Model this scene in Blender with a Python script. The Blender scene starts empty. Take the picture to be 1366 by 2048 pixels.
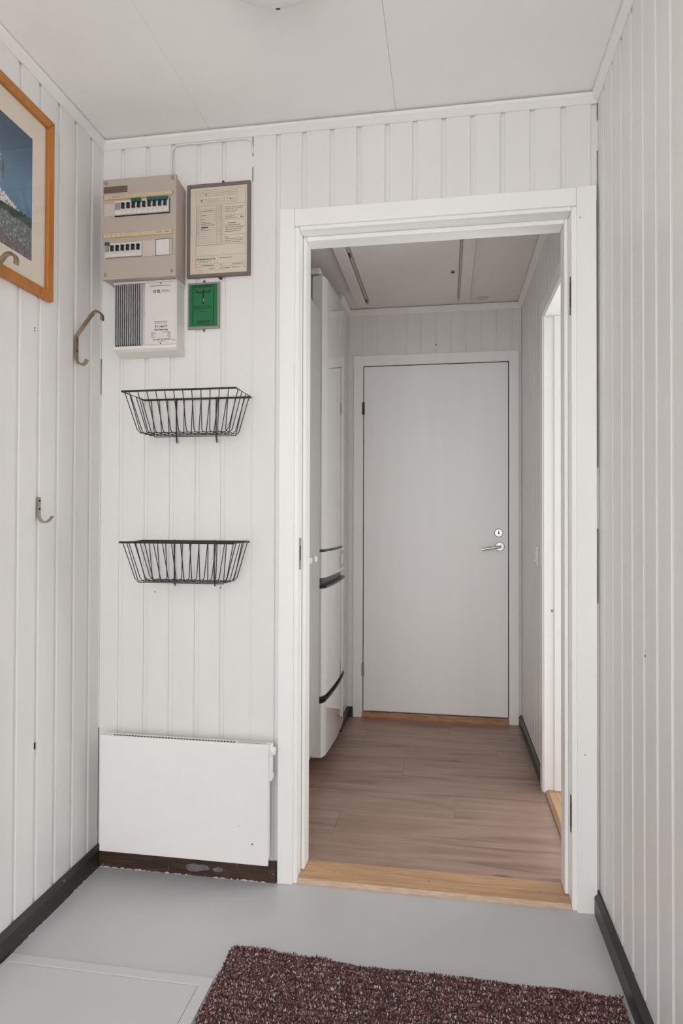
import bpy, bmesh, math, random
from mathutils import Vector, Matrix

random.seed(7)
scene = bpy.context.scene
COL = scene.collection

# ------------------------------------------------------------------ camera
F_PX = 1285.645
YAW, PITCH, ROLL = math.radians(9.33834), math.radians(0.66437), math.radians(0.16857)
CAM = Vector((1.14526, -1.98924, 1.14462))
fw = Vector((-math.sin(YAW) * math.cos(PITCH), math.cos(YAW) * math.cos(PITCH), math.sin(PITCH)))
rt = Vector((math.cos(YAW), math.sin(YAW), 0))
up = rt.cross(fw)
r2 = math.cos(ROLL) * rt + math.sin(ROLL) * up
u2 = -math.sin(ROLL) * rt + math.cos(ROLL) * up
cam_data = bpy.data.cameras.new('camera')
cam = bpy.data.objects.new('camera', cam_data)
COL.objects.link(cam)
m3 = Matrix((r2, u2, -fw)).transposed()
cam.matrix_world = Matrix.Translation(CAM) @ m3.to_4x4()
cam_data.sensor_fit = 'HORIZONTAL'
cam_data.sensor_width = 36.0
cam_data.lens = 36.0 * F_PX / 1366.0
cam_data.clip_start = 0.02
scene.camera = cam

# ------------------------------------------------------------------ world, light, exposure
world = bpy.data.worlds.new('overcast_sky')
scene.world = world
world.use_nodes = True
world.node_tree.nodes['Background'].inputs[0].default_value = (1.0, 0.992, 0.985, 1)
world.node_tree.nodes['Background'].inputs[1].default_value = 3.5
# the open entrance behind the camera is a portal for the overcast sky
ld = bpy.data.lights.new('entrance_portal', 'AREA')
ld.shape = 'RECTANGLE'
ld.size, ld.size_y = 1.485, 2.28
ld.cycles.is_portal = True
lo = bpy.data.objects.new('entrance_portal', ld)
COL.objects.link(lo)
lo.location = (0.7925, -3.06, 1.14)
lo.rotation_euler = (math.radians(90), 0, 0)
# added fill lamp in the unseen side room, brightening the hall through its door
wd_ = bpy.data.lights.new('side_room_fill', 'AREA')
wd_.shape = 'RECTANGLE'
wd_.size, wd_.size_y = 1.2, 1.2
wd_.energy = 33
wo = bpy.data.objects.new('side_room_fill', wd_)
COL.objects.link(wo)
wo.location = (2.95, 0.80, 0.95)
wo.rotation_euler = (0, math.radians(90), 0)
scene.view_settings.view_transform = 'Standard'
scene.view_settings.look = 'None'
scene.view_settings.exposure = 0.10
scene.view_settings.gamma = 1.0
scene.view_settings.use_curve_mapping = False
scene.cycles.use_denoising = True
scene.cycles.max_bounces = 12
scene.cycles.diffuse_bounces = 8


# ------------------------------------------------------------------ materials
def newmat(name):
    m = bpy.data.materials.new(name)
    m.use_nodes = True
    nt = m.node_tree
    return m, nt, nt.nodes['Principled BSDF']


def tex_coord(nt, scale=(1, 1, 1), space='Object'):
    tc = nt.nodes.new('ShaderNodeTexCoord')
    mp = nt.nodes.new('ShaderNodeMapping')
    mp.inputs['Scale'].default_value = scale
    nt.links.new(tc.outputs[space], mp.inputs['Vector'])
    return mp.outputs['Vector']


def world_coord(nt, scale=(1, 1, 1)):
    g = nt.nodes.new('ShaderNodeNewGeometry')
    mp = nt.nodes.new('ShaderNodeMapping')
    mp.inputs['Scale'].default_value = scale
    nt.links.new(g.outputs['Position'], mp.inputs['Vector'])
    return mp.outputs['Vector']


def noise(nt, vec, scale, detail=3, rough=0.5, dist=0.0):
    n = nt.nodes.new('ShaderNodeTexNoise')
    n.inputs['Scale'].default_value = scale
    n.inputs['Detail'].default_value = detail
    n.inputs['Roughness'].default_value = rough
    n.inputs['Distortion'].default_value = dist
    nt.links.new(vec, n.inputs['Vector'])
    return n.outputs['Fac']


def ramp(nt, fac, stops):
    r = nt.nodes.new('ShaderNodeValToRGB')
    el = r.color_ramp.elements
    while len(el) < len(stops):
        el.new(0.5)
    for e, (p, c) in zip(el, stops):
        e.position = p
        e.color = (*c, 1) if len(c) == 3 else c
    nt.links.new(fac, r.inputs['Fac'])
    return r.outputs['Color']


def bump(nt, fac, strength, dist, bsdf):
    b = nt.nodes.new('ShaderNodeBump')
    b.inputs['Strength'].default_value = strength
    b.inputs['Distance'].default_value = dist
    nt.links.new(fac, b.inputs['Height'])
    nt.links.new(b.outputs['Normal'], bsdf.inputs['Normal'])


def paint(name, col, rough=0.4, var=0.03, bmp=0.12, grain=(1, 1, 1), scale=9):
    m, nt, b = newmat(name)
    v = world_coord(nt, grain)
    f = noise(nt, v, scale, 4, 0.6)
    lo_ = tuple(c * (1 - var) for c in col)
    hi_ = tuple(min(1, c * (1 + var)) for c in col)
    c = ramp(nt, f, [(0.3, lo_), (0.7, hi_)])
    nt.links.new(c, b.inputs['Base Color'])
    b.inputs['Roughness'].default_value = rough
    f2 = noise(nt, v, scale * 14, 2)
    if bmp:
        bump(nt, f2, bmp, 0.002, b)
    return m


def plain(name, col, rough=0.5, metal=0.0, spec=0.5, coat=0.0):
    m, nt, b = newmat(name)
    v = world_coord(nt)
    f = noise(nt, v, 40, 2)
    c = ramp(nt, f, [(0.3, tuple(x * 0.992 for x in col)), (0.7, tuple(min(1, x * 1.008) for x in col))])
    nt.links.new(c, b.inputs['Base Color'])
    b.inputs['Roughness'].default_value = rough
    b.inputs['Metallic'].default_value = metal
    b.inputs['Specular IOR Level'].default_value = spec
    b.inputs['Coat Weight'].default_value = coat
    return m


def wood(name, stops, grain=(2.0, 26.0, 26.0), rough=0.45, scale=2.2, wear=None):
    m, nt, b = newmat(name)
    v = world_coord(nt, grain)
    f = noise(nt, v, scale, 6, 0.62, 0.6)
    c = ramp(nt, f, stops)
    if wear:
        v2 = world_coord(nt, (1, 1, 1))
        w = noise(nt, v2, wear[1], 5, 0.7)
        k = ramp(nt, w, [(wear[2], (0, 0, 0)), (wear[2] + 0.02, (1, 1, 1))])
        mx = nt.nodes.new('ShaderNodeMix')
        mx.data_type = 'RGBA'
        nt.links.new(k, mx.inputs['Factor'])
        nt.links.new(c, mx.inputs['A'])
        mx.inputs['B'].default_value = (*wear[0], 1)
        c = mx.outputs['Result']
    nt.links.new(c, b.inputs['Base Color'])
    b.inputs['Roughness'].default_value = rough
    bump(nt, f, 0.1, 0.002, b)
    return m


WALL = (0.80, 0.788, 0.776)
M = {}
M['wall'] = paint('painted_panel', WALL, 0.38, 0.025, 0.10, (1, 1, 0.25))
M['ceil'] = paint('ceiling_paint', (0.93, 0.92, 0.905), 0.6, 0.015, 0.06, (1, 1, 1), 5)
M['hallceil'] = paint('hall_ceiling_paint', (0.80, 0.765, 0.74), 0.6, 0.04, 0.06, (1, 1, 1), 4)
M['trim'] = paint('gloss_trim_paint', (0.91, 0.905, 0.895), 0.32, 0.015, 0.10, (1, 1, 0.3))
M['crown'] = paint('crown_paint', (0.87, 0.855, 0.84), 0.42, 0.015, 0.08)
M['door'] = paint('door_paint', (0.92, 0.915, 0.91), 0.36, 0.02, 0.06, (2, 2, 0.15), 4)
M['sheath'] = plain('dark_sheathing', (0.025, 0.02, 0.018), 0.9)
M['dark'] = plain('dark_gap', (0.015, 0.014, 0.013), 0.8)
M['floor'] = paint('grey_floor_paint', (0.55, 0.555, 0.57), 0.30, 0.03, 0.05, (1, 1, 1), 3)
M['hatch'] = paint('grey_hatch_paint', (0.59, 0.595, 0.61), 0.34, 0.02, 0.05, (1, 1, 1), 3)
M['basefront'] = wood('dark_stained_wood', [(0.25, (0.012, 0.008, 0.006)), (0.5, (0.05, 0.026, 0.015)), (0.75, (0.11, 0.06, 0.034))],
                      (3, 30, 60), 0.45, 2.4, ((0.45, 0.44, 0.43), 48, 0.655))
M['baseside'] = wood('dark_stained_wood_side', [(0.25, (0.012, 0.011, 0.010)), (0.6, (0.032, 0.027, 0.022)), (0.85, (0.06, 0.045, 0.035))],
                     (30, 3, 60), 0.4, 2.4, ((0.40, 0.40, 0.39), 46, 0.665))
M['baseblack'] = plain('black_baseboard', (0.028, 0.030, 0.031), 0.4)
M['oak'] = wood('oak', [(0.25, (0.36, 0.20, 0.10)), (0.5, (0.52, 0.32, 0.175)), (0.75, (0.62, 0.40, 0.24))], (3, 60, 60), 0.42, 2.0)
M['scuff'] = paint('rubbed_scuff', (0.17, 0.155, 0.165), 0.6, 0.35, 0.1, (1, 1, 1), 60)
M['oakpale'] = wood('worn_pale_oak', [(0.25, (0.42, 0.27, 0.17)), (0.5, (0.60, 0.45, 0.33)), (0.75, (0.70, 0.58, 0.47))], (9, 60, 60), 0.6, 2.0)
M['oakside'] = wood('oak_lengthwise', [(0.25, (0.34, 0.20, 0.10)), (0.5, (0.50, 0.32, 0.18)), (0.75, (0.60, 0.40, 0.25))], (60, 3, 60), 0.45, 2.0)
M['oakdark'] = wood('oak_reddish', [(0.25, (0.20, 0.085, 0.035)), (0.5, (0.37, 0.18, 0.085)), (0.75, (0.47, 0.26, 0.14))], (5, 40, 40), 0.42, 2.0)
M['frame'] = wood('honey_frame_wood', [(0.25, (0.36, 0.125, 0.018)), (0.5, (0.46, 0.165, 0.026)), (0.8, (0.52, 0.205, 0.038))], (20, 20, 4), 0.4, 2.0)
M['mount'] = paint('passepartout_card', (0.74, 0.66, 0.55), 0.8, 0.02, 0)
M['beige'] = plain('beige_enclosure_plastic', (0.47, 0.405, 0.35), 0.42)
M['beigelight'] = plain('light_beige_cover', (0.58, 0.52, 0.47), 0.4)
M['breaker'] = plain('breaker_plastic', (0.70, 0.67, 0.64), 0.35)
M['toggle'] = plain('black_toggle', (0.008, 0.008, 0.008), 0.35)
M['greytoggle'] = plain('grey_toggle', (0.33, 0.29, 0.26), 0.4)
M['teal'] = plain('teal_plastic', (0.004, 0.12, 0.12), 0.35)
M['label'] = plain('yellowed_label', (0.62, 0.50, 0.31), 0.45)
M['brownplate'] = plain('brown_plate', (0.15, 0.10, 0.075), 0.4)
M['brass'] = plain('yellowed_screw', (0.42, 0.34, 0.20), 0.4)
M['relay'] = plain('relay_white', (0.80, 0.77, 0.74), 0.4)
M['relaylabel'] = plain('relay_label', (0.72, 0.69, 0.675), 0.4)
M['alu'] = plain('aluminium_fin', (0.66, 0.67, 0.675), 0.42, 0.65)
M['ink'] = plain('ink', (0.02, 0.02, 0.02), 0.6)
M['inkgrey'] = plain('faded_ink', (0.20, 0.17, 0.145), 0.6)
M['paper'] = paint('yellowed_paper', (0.68, 0.60, 0.50), 0.6, 0.03, 0)
M['docframe'] = plain('grey_document_frame', (0.175, 0.145, 0.12), 0.5)
M['greyframe'] = plain('light_grey_frame', (0.30, 0.27, 0.245), 0.5)
M['green'] = plain('green_sign', (0.004, 0.16, 0.048), 0.35)
M['inkgreen'] = plain('dark_green_ink', (0.003, 0.022, 0.010), 0.5)
M['bwire'] = plain('black_wire', (0.018, 0.015, 0.014), 0.4)
M['heater'] = plain('heater_enamel', (0.86, 0.855, 0.845), 0.33)
M['hook'] = plain('antique_brass', (0.36, 0.30, 0.20), 0.28, 1.0)
M['hooknickel'] = plain('dull_nickel', (0.40, 0.36, 0.31), 0.32, 1.0)
M['chrome'] = plain('satin_chrome', (0.72, 0.72, 0.72), 0.22, 1.0)
M['fridge'] = plain('fridge_gloss', (0.76, 0.755, 0.745), 0.03, 0, 0.8, 1.0)
M['fridgegrey'] = plain('fridge_display', (0.55, 0.55, 0.54), 0.2)
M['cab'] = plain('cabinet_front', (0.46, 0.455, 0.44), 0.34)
M['black'] = plain('black_plastic', (0.012, 0.012, 0.012), 0.3)
M['cable'] = plain('white_cable', (0.80, 0.78, 0.76), 0.4)
M['opal'] = plain('opal_glass', (0.86, 0.87, 0.86), 0.12)
M['switch'] = plain('switch_plastic', (0.80, 0.79, 0.76), 0.35)
M['hinge'] = plain('worn_hinge_steel', (0.06, 0.055, 0.05), 0.45, 0.5)
M['hingegrey'] = plain('painted_hinge', (0.32, 0.31, 0.29), 0.5, 0.3)
M['dirt'] = plain('stain', (0.62, 0.585, 0.56), 0.6)
M['ground'] = paint('bounce_ground', (0.80, 0.80, 0.80), 0.8, 0.05, 0.2, (1, 1, 1), 2)  # pale tone raised so the unseen ground throws more light onto the ceiling
M['rail'] = plain('painted_rail', (0.50, 0.47, 0.45), 0.5)
M['gasket'] = plain('gasket', (0.33, 0.32, 0.31), 0.6)


def laminate():
    m, nt, b = newmat('walnut_laminate')
    oi = nt.nodes.new('ShaderNodeObjectInfo')
    g = nt.nodes.new('ShaderNodeNewGeometry')
    add = nt.nodes.new('ShaderNodeVectorMath')
    add.operation = 'ADD'
    mul = nt.nodes.new('ShaderNodeVectorMath')
    mul.operation = 'SCALE'
    comb = nt.nodes.new('ShaderNodeCombineXYZ')
    for i in range(3):
        nt.links.new(oi.outputs['Random'], comb.inputs[i])
    nt.links.new(comb.outputs[0], mul.inputs[0])
    mul.inputs['Scale'].default_value = 7.0
    nt.links.new(g.outputs['Position'], add.inputs[0])
    nt.links.new(mul.outputs[0], add.inputs[1])
    mp = nt.nodes.new('ShaderNodeMapping')
    mp.inputs['Scale'].default_value = (1.3, 11, 11)
    nt.links.new(add.outputs[0], mp.inputs['Vector'])
    f = noise(nt, mp.outputs[0], 1.6, 5, 0.6, 0.9)
    c = ramp(nt, f, [(0.22, (0.16, 0.092, 0.068)), (0.42, (0.315, 0.205, 0.158)), (0.60, (0.385, 0.262, 0.208)), (0.82, (0.44, 0.31, 0.255))])
    mp2 = nt.nodes.new('ShaderNodeMapping')
    mp2.inputs['Scale'].default_value = (3, 90, 90)
    nt.links.new(add.outputs[0], mp2.inputs['Vector'])
    f2 = noise(nt, mp2.outputs[0], 1.5, 4, 0.6)
    c2 = ramp(nt, f2, [(0.3, (0.86, 0.85, 0.85)), (0.6, (1, 1, 1))])
    mx = nt.nodes.new('ShaderNodeMix')
    mx.data_type = 'RGBA'
    mx.blend_type = 'MULTIPLY'
    mx.inputs['Factor'].default_value = 1.0
    nt.links.new(c, mx.inputs['A'])
    nt.links.new(c2, mx.inputs['B'])
    # knots
    mp3 = nt.nodes.new('ShaderNodeMapping')
    mp3.inputs['Scale'].default_value = (1.0, 2.6, 1.0)
    nt.links.new(add.outputs[0], mp3.inputs['Vector'])
    vo = nt.nodes.new('ShaderNodeTexVoronoi')
    vo.inputs['Scale'].default_value = 2.6
    nt.links.new(mp3.outputs[0], vo.inputs['Vector'])
    k = ramp(nt, vo.outputs['Distance'], [(0.02, (0.45, 0.40, 0.38)), (0.10, (1, 1, 1))])
    mx2 = nt.nodes.new('ShaderNodeMix')
    mx2.data_type = 'RGBA'
    mx2.blend_type = 'MULTIPLY'
    mx2.inputs['Factor'].default_value = 1.0
    nt.links.new(mx.outputs['Result'], mx2.inputs['A'])
    nt.links.new(k, mx2.inputs['B'])
    nt.links.new(mx2.outputs['Result'], b.inputs['Base Color'])
    b.inputs['Roughness'].default_value = 0.33
    return m


M['laminate'] = laminate()


def attr_mat(name, rough, coat=0.0):
    m, nt, b = newmat(name)
    a = nt.nodes.new('ShaderNodeAttribute')
    a.attribute_name = 'Col'
    nt.links.new(a.outputs['Color'], b.inputs['Base Color'])
    b.inputs['Roughness'].default_value = rough
    return m


M['print'] = attr_mat('colour_print', 0.6)
M['pile'] = attr_mat('carpet_pile_yarn', 0.95)
M['matbase'] = paint('carpet_backing', (0.045, 0.025, 0.024), 0.95, 0.3, 0.4, (1, 1, 1), 60)


def pane_mat():
    m = bpy.data.materials.new('picture_glass')
    m.use_nodes = True
    nt = m.node_tree
    out = nt.nodes['Material Output']
    nt.nodes.remove(nt.nodes['Principled BSDF'])
    tr = nt.nodes.new('ShaderNodeBsdfTransparent')
    gl = nt.nodes.new('ShaderNodeBsdfGlossy')
    gl.inputs['Roughness'].default_value = 0.03
    fr = nt.nodes.new('ShaderNodeFresnel')
    fr.inputs['IOR'].default_value = 1.5
    mx = nt.nodes.new('ShaderNodeMixShader')
    ge = nt.nodes.new('ShaderNodeNewGeometry')
    iv = nt.nodes.new('ShaderNodeMath')
    iv.operation = 'SUBTRACT'
    iv.inputs[0].default_value = 1.0
    nt.links.new(ge.outputs['Backfacing'], iv.inputs[1])
    mu = nt.nodes.new('ShaderNodeMath')
    mu.operation = 'MULTIPLY'
    nt.links.new(iv.outputs[0], mu.inputs[0])
    nt.links.new(fr.outputs[0], mu.inputs[1])
    nt.links.new(mu.outputs[0], mx.inputs[0])
    nt.links.new(tr.outputs[0], mx.inputs[1])
    nt.links.new(gl.outputs[0], mx.inputs[2])
    nt.links.new(mx.outputs[0], out.inputs['Surface'])
    return m


M['pane'] = pane_mat()


# ------------------------------------------------------------------ mesh helpers
def world_loc(o):
    p = Vector((0, 0, 0))
    while o is not None:
        p += o.location
        o = o.parent
    return p


class MB:
    def __init__(self):
        self.v, self.f, self.c = [], [], []

    def add(self, verts, faces):
        n = len(self.v)
        self.v += [tuple(p) for p in verts]
        self.f += [tuple(i + n for i in f) for f in faces]
        return self

    def box(self, x0, x1, y0, y1, z0, z1):
        v = [(x0, y0, z0), (x1, y0, z0), (x1, y1, z0), (x0, y1, z0), (x0, y0, z1), (x1, y0, z1), (x1, y1, z1), (x0, y1, z1)]
        return self.add(v, [(3, 2, 1, 0), (4, 5, 6, 7), (0, 1, 5, 4), (1, 2, 6, 5), (2, 3, 7, 6), (3, 0, 4, 7)])

    def prism(self, prof, axis, a, b):
        """closed polygon prof of (p, q), swept along axis 'x' (p=y,q=z), 'y' (p=x,q=z) or 'z' (p=x,q=y)"""
        n = len(prof)
        def P(t, p, q):
            return {'x': (t, p, q), 'y': (p, t, q), 'z': (p, q, t)}[axis]
        v = [P(a, *q) for q in prof] + [P(b, *q) for q in prof]
        f = [tuple(range(n))[::-1], tuple(range(n, 2 * n))]
        f += [(i, (i + 1) % n, n + (i + 1) % n, n + i) for i in range(n)]
        return self.add(v, f)

    def tube(self, pts, r, n=8, caps=True, closed=False):
        pts = [Vector(p) for p in pts]
        k = len(pts)
        rings = []
        prev = None
        for i, p in enumerate(pts):
            if closed:
                t = (pts[(i + 1) % k] - pts[i - 1]).normalized()
            else:
                t = (pts[min(i + 1, k - 1)] - pts[max(i - 1, 0)]).normalized()
            if prev is None:
                h = Vector((0, 0, 1)) if abs(t.z) < 0.9 else Vector((1, 0, 0))
                a = t.cross(h).normalized()
            else:
                a = (prev - t * prev.dot(t)).normalized()
            prev = a
            b = t.cross(a)
            rings.append([p + r * (math.cos(2 * math.pi * j / n) * a + math.sin(2 * math.pi * j / n) * b) for j in range(n)])
        v = [q for ring in rings for q in ring]
        f = []
        for i in range(k if closed else k - 1):
            i2 = (i + 1) % k
            for j in range(n):
                f.append((i * n + j, i * n + (j + 1) % n, i2 * n + (j + 1) % n, i2 * n + j))
        if caps and not closed:
            f += [tuple(range(n))[::-1], tuple((k - 1) * n + j for j in range(n))]
        return self.add(v, f)

    def lathe(self, prof, c, axis='z', n=32):
        """prof list of (radius, height) along axis through c; radius 0 at ends closes it"""
        rows = []
        v = []
        for r, h in prof:
            row = []
            for j in range(n if r > 1e-9 else 1):
                a = 2 * math.pi * j / n
                p, q = r * math.cos(a), r * math.sin(a)
                d = {'z': (p, q, h), 'y': (p, h, q), 'x': (h, p, q)}[axis]
                row.append(len(v))
                v.append((c[0] + d[0], c[1] + d[1], c[2] + d[2]))
            rows.append(row)
        f = []
        for a, b in zip(rows, rows[1:]):
            for j in range(n):
                q = [a[j % len(a)], a[(j + 1) % len(a)], b[(j + 1) % len(b)], b[j % len(b)]]
                q2 = []
                for i in q:
                    if i not in q2:
                        q2.append(i)
                if len(q2) > 2:
                    f.append(tuple(q2))
        if len(rows[0]) > 1:
            f.append(tuple(rows[0])[::-1])
        if len(rows[-1]) > 1:
            f.append(tuple(rows[-1]))
        return self.add(v, f)

    def ribbon(self, path, y0, y1, t):
        """flat bar: path of (x, z) swept in y between y0 and y1, thickness t"""
        P = [Vector((a, b)) for a, b in path]
        k = len(P)
        L, Rr = [], []
        for i in range(k):
            d = (P[min(i + 1, k - 1)] - P[max(i - 1, 0)]).normalized()
            nrm = Vector((-d.y, d.x))
            L.append(P[i] + nrm * t / 2)
            Rr.append(P[i] - nrm * t / 2)
        v = []
        for i in range(k):
            v += [(L[i].x, y0, L[i].y), (L[i].x, y1, L[i].y), (Rr[i].x, y1, Rr[i].y), (Rr[i].x, y0, Rr[i].y)]
        f = []
        for i in range(k - 1):
            for j in range(4):
                f.append((4 * i + j, 4 * i + (j + 1) % 4, 4 * i + 4 + (j + 1) % 4, 4 * i + 4 + j))
        f += [(3, 2, 1, 0), (4 * k - 4, 4 * k - 3, 4 * k - 2, 4 * k - 1)]
        return self.add(v, f)

    def build(self, name, mat, parent=None, bevel=0.0, smooth=False, seg=2, **props):
        vs = [Vector(p) for p in self.v]
        if parent is not None:
            org = world_loc(parent)
        else:
            xs, ys, zs = zip(*self.v)
            org = Vector(((min(xs) + max(xs)) / 2, (min(ys) + max(ys)) / 2, min(zs)))
        me = bpy.data.meshes.new(name)
        me.from_pydata([p - org for p in vs], [], self.f)
        bm = bmesh.new()
        bm.from_mesh(me)
        bmesh.ops.recalc_face_normals(bm, faces=bm.faces)
        if bevel > 0:
            bmesh.ops.bevel(bm, geom=[e for e in bm.edges if e.calc_face_angle(0) > 0.5], offset=bevel, segments=seg, affect='EDGES', profile=0.5)
        bm.to_mesh(me)
        bm.free()
        if smooth:
            for p in me.polygons:
                p.use_smooth = True
        if smooth == 'auto':
            me.set_sharp_from_angle(angle=math.radians(35))
        me.materials.append(M[mat] if isinstance(mat, str) else mat)
        o = bpy.data.objects.new(name, me)
        COL.objects.link(o)
        if parent is not None:
            o.parent = parent
        else:
            o.location = org
        for k_, v_ in props.items():
            o[k_] = v_
        return o


def box(name, mat, parent, x0, x1, y0, y1, z0, z1, bevel=0.0, **props):
    return MB().box(x0, x1, y0, y1, z0, z1).build(name, mat, parent, bevel, **props)


def empty(name, loc, **props):
    o = bpy.data.objects.new(name, None)
    o.empty_display_size = 0.05
    COL.objects.link(o)
    o.location = loc
    for k, v in props.items():
        o[k] = v
    return o


def copy_tree(o, parent=None):
    c = o.copy()
    COL.objects.link(c)
    c.parent = parent
    for ch in list(o.children):
        copy_tree(ch, c)
    return c


def text_verts(s, size, align='CENTER', bold=0.0):
    cu = bpy.data.curves.new('lettering_curve', 'FONT')
    cu.body = s
    cu.size = size
    cu.align_x = align
    cu.align_y = 'CENTER'
    cu.offset = bold
    cu.resolution_u = 3
    ob = bpy.data.objects.new('lettering_tmp', cu)
    COL.objects.link(ob)
    bpy.context.view_layer.update()
    dg = bpy.context.evaluated_depsgraph_get()
    me = bpy.data.meshes.new_from_object(ob.evaluated_get(dg))
    v = [tuple(q.co) for q in me.vertices]
    f = [tuple(p.vertices) for p in me.polygons]
    bpy.data.objects.remove(ob)
    bpy.data.curves.remove(cu)
    bpy.data.meshes.remove(me)
    return v, f


def lettering(mb, s, x, y, z, size, align='CENTER', bold=0.0):
    """flat print on a surface that faces -Y"""
    v, f = text_verts(s, size, align, bold)
    mb.add([(x + a, y, z + b) for a, b, c in v], f)


def structure(o, label):
    o['kind'] = 'structure'
    o['label'] = label
    return o


# ------------------------------------------------------------------ the shell
XR = 1.585          # right wall of the entry
ZC = 2.41           # entry ceiling
YB = -2.95          # back wall behind the camera
HZ = 0.012          # hall floor
HC = 2.36           # hall ceiling
HY = 1.69           # far hall wall
HX = 1.553          # right hall wall
SX = 0.575          # short wall beside the fridge
TH = 0.0115         # board thickness
GD = 0.0058         # groove depth

floor = structure(MB().box(-0.10, 1.70, YB - 0.1, 0.0, -0.08, 0.0).build('floor', 'floor'), 'grey painted floor of the entry')
wl = structure(MB().box(-0.10, -0.0125, YB - 0.1, 0.0125, 0, ZC + 0.08).build('wall_left', 'wall'), 'white painted board wall on the left')
wr = structure(MB().box(XR + 0.0125, XR + 0.10, YB - 0.1, 0.11, 0, ZC + 0.08).build('wall_right', 'wall'), 'white painted board wall on the right')
wf = structure(MB().box(-0.10, 0.655, 0.0125, 0.11, 0, ZC + 0.08).box(0.655, 1.532, 0.0125, 0.11, 2.085, ZC + 0.08)
               .box(1.532, XR + 0.0125, 0.0125, 0.11, 0, ZC + 0.08).build('wall_front', 'wall'), 'white painted board wall around the doorway')
wb = structure(MB().box(-0.10, 0.05, YB - 0.1, YB, 0, ZC + 0.08).box(1.535, XR + 0.10, YB - 0.1, YB, 0, ZC + 0.08)
               .box(0.05, 1.535, YB - 0.1, YB, 2.28, ZC + 0.08).build('wall_back', 'wall'), 'white wall with the entrance opening')
cl = structure(MB().box(-0.10, XR + 0.10, YB - 0.1, 0.11, ZC + 0.010, ZC + 0.08).build('ceiling', 'hingegrey'), 'white panelled ceiling of the entry')
for x0, x1 in ((0.0, 0.3833), (0.3839, 0.9872), (0.9878, XR)):
    MB().box(x0, x1, YB, 0.0, ZC, ZC + 0.010).build('ceiling_panel', 'ceil', cl, 0.0010, seg=1)

# board walls: each board has a recessed tongue (the groove floor) and a proud face
CH = 0.0025


def board_front(t0, f0, f1, z0, z1, y=0.0, parent=wf, mat='wall', name='board'):
    t0 = f0 if t0 is None else t0
    pr = [(t0, y + TH), (t0, y + GD)] if t0 < f0 - 1e-6 else [(f0, y + TH)]
    if t0 < f0 - 1e-6:
        pr += [(f0, y + GD)]
    pr += [(f0, y + CH * 0.6), (f0 + CH, y), (f1 - CH, y), (f1, y + CH * 0.6), (f1, y + TH)]
    return MB().prism(pr, 'z', z0, z1).build(name, mat, parent)


def board_side(t0, f0, f1, z0, z1, x, s, parent, mat='wall'):
    """side walls: y runs towards the camera (decreasing); s=+1 when the face looks to +X"""
    pr = [(x - s * TH, t0), (x - s * GD, t0), (x - s * GD, f0), (x - s * CH * 0.6, f0), (x, f0 - CH), (x, f1 + CH), (x - s * CH * 0.6, f1), (x - s * TH, f1)]
    return MB().prism(pr, 'z', z0, z1).build('board', mat, parent)


ZT = ZC - 0.004
front = [(None, 0.0015, 0.066), (0.066, 0.080, 0.1554), (0.1554, 0.1692, 0.2437), (0.2437, 0.2583, 0.3327), (0.3327, 0.3471, 0.4195), (0.4195, 0.4338, 0.5225)]
for b in front:
    board_front(*b, 0.0, ZT)
board_front(None, 0.5255, 0.602, 0.0, ZT)
board_front(None, 0.602, 0.619, 0.0, 2.09, y=0.004)
g = [0.602, 0.687, 0.7776, 0.8635, 0.9526, 1.0382, 1.127, 1.2145, 1.3028, 1.3899, 1.4797, 1.5652, 1.5815]
for a, b in zip(g, g[1:]):
    f0 = a + 0.0137
    board_front(a, f0, b, 2.09, ZT)
MB().box(1.5652, 1.5815, 0.004, TH, 0, 2.09).build('board', 'wall', wf)
MB().box(0.0, 0.655, TH, 0.0125, 0, ZC).box(0.655, XR, TH, 0.0125, 2.086, ZC).box(1.54, XR, TH, 0.0125, 0, 2.086).build('sheathing', 'sheath', wf)
for x, z in ((0.4225, 0.923), (0.1975, 0.905)):
    MB().lathe([(0.0024, -0.0006), (0.0024, 0.001)], (x, 0, z), 'y', 10).build('nail_hole', 'inkgrey', wf)
# caulk closes the open joint below the slots that still gape
MB().box(0.5222, 0.5258, 0.001, 0.006, 0.0, 2.235).box(0.5222, 0.5258, 0.001, 0.006, 2.282, 2.318).build('caulk', 'wall', wf)
MB().box(0.0, 0.0018, -0.004, 0.006, 0.45, 1.56).box(0.0, 0.0018, -0.004, 0.006, 1.68, 2.38).build('caulk', 'wall', wf)
MB().box(1.5812, XR, 0.001, 0.006, 2.24, 2.33).box(1.5812, XR, 0.001, 0.006, 0.0, 0.9).box(1.5812, XR, 0.001, 0.006, 1.12, 1.3).build('caulk', 'wall', wf)

yl = [-0.0015] + [-0.0600 - 0.0887 * k for k in range(33)]
for i in range(len(yl) - 1):
    if i == 0:
        MB().prism([(-TH, yl[0]), (0, yl[0]), (0, yl[1] + CH), (-CH * 0.6, yl[1]), (-TH, yl[1])], 'z', 0, ZT).build('board', 'wall', wl)
    else:
        board_side(yl[i], yl[i] - 0.0125, yl[i + 1], 0, ZT, 0.0, 1, wl)
yr = [0.0] + [-0.066 - 0.0925 * k for k in range(32)]
for i in range(len(yr) - 1):
    if i == 0:
        MB().prism([(XR + TH, 0.0), (XR, 0.0), (XR, yr[1] + CH), (XR + CH * 0.6, yr[1]), (XR + TH, yr[1])], 'z', 0, ZT).build('board', 'wall', wr)
    else:
        board_side(yr[i], yr[i] - 0.0125, yr[i + 1], 0, ZT, XR, -1, wr)
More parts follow.
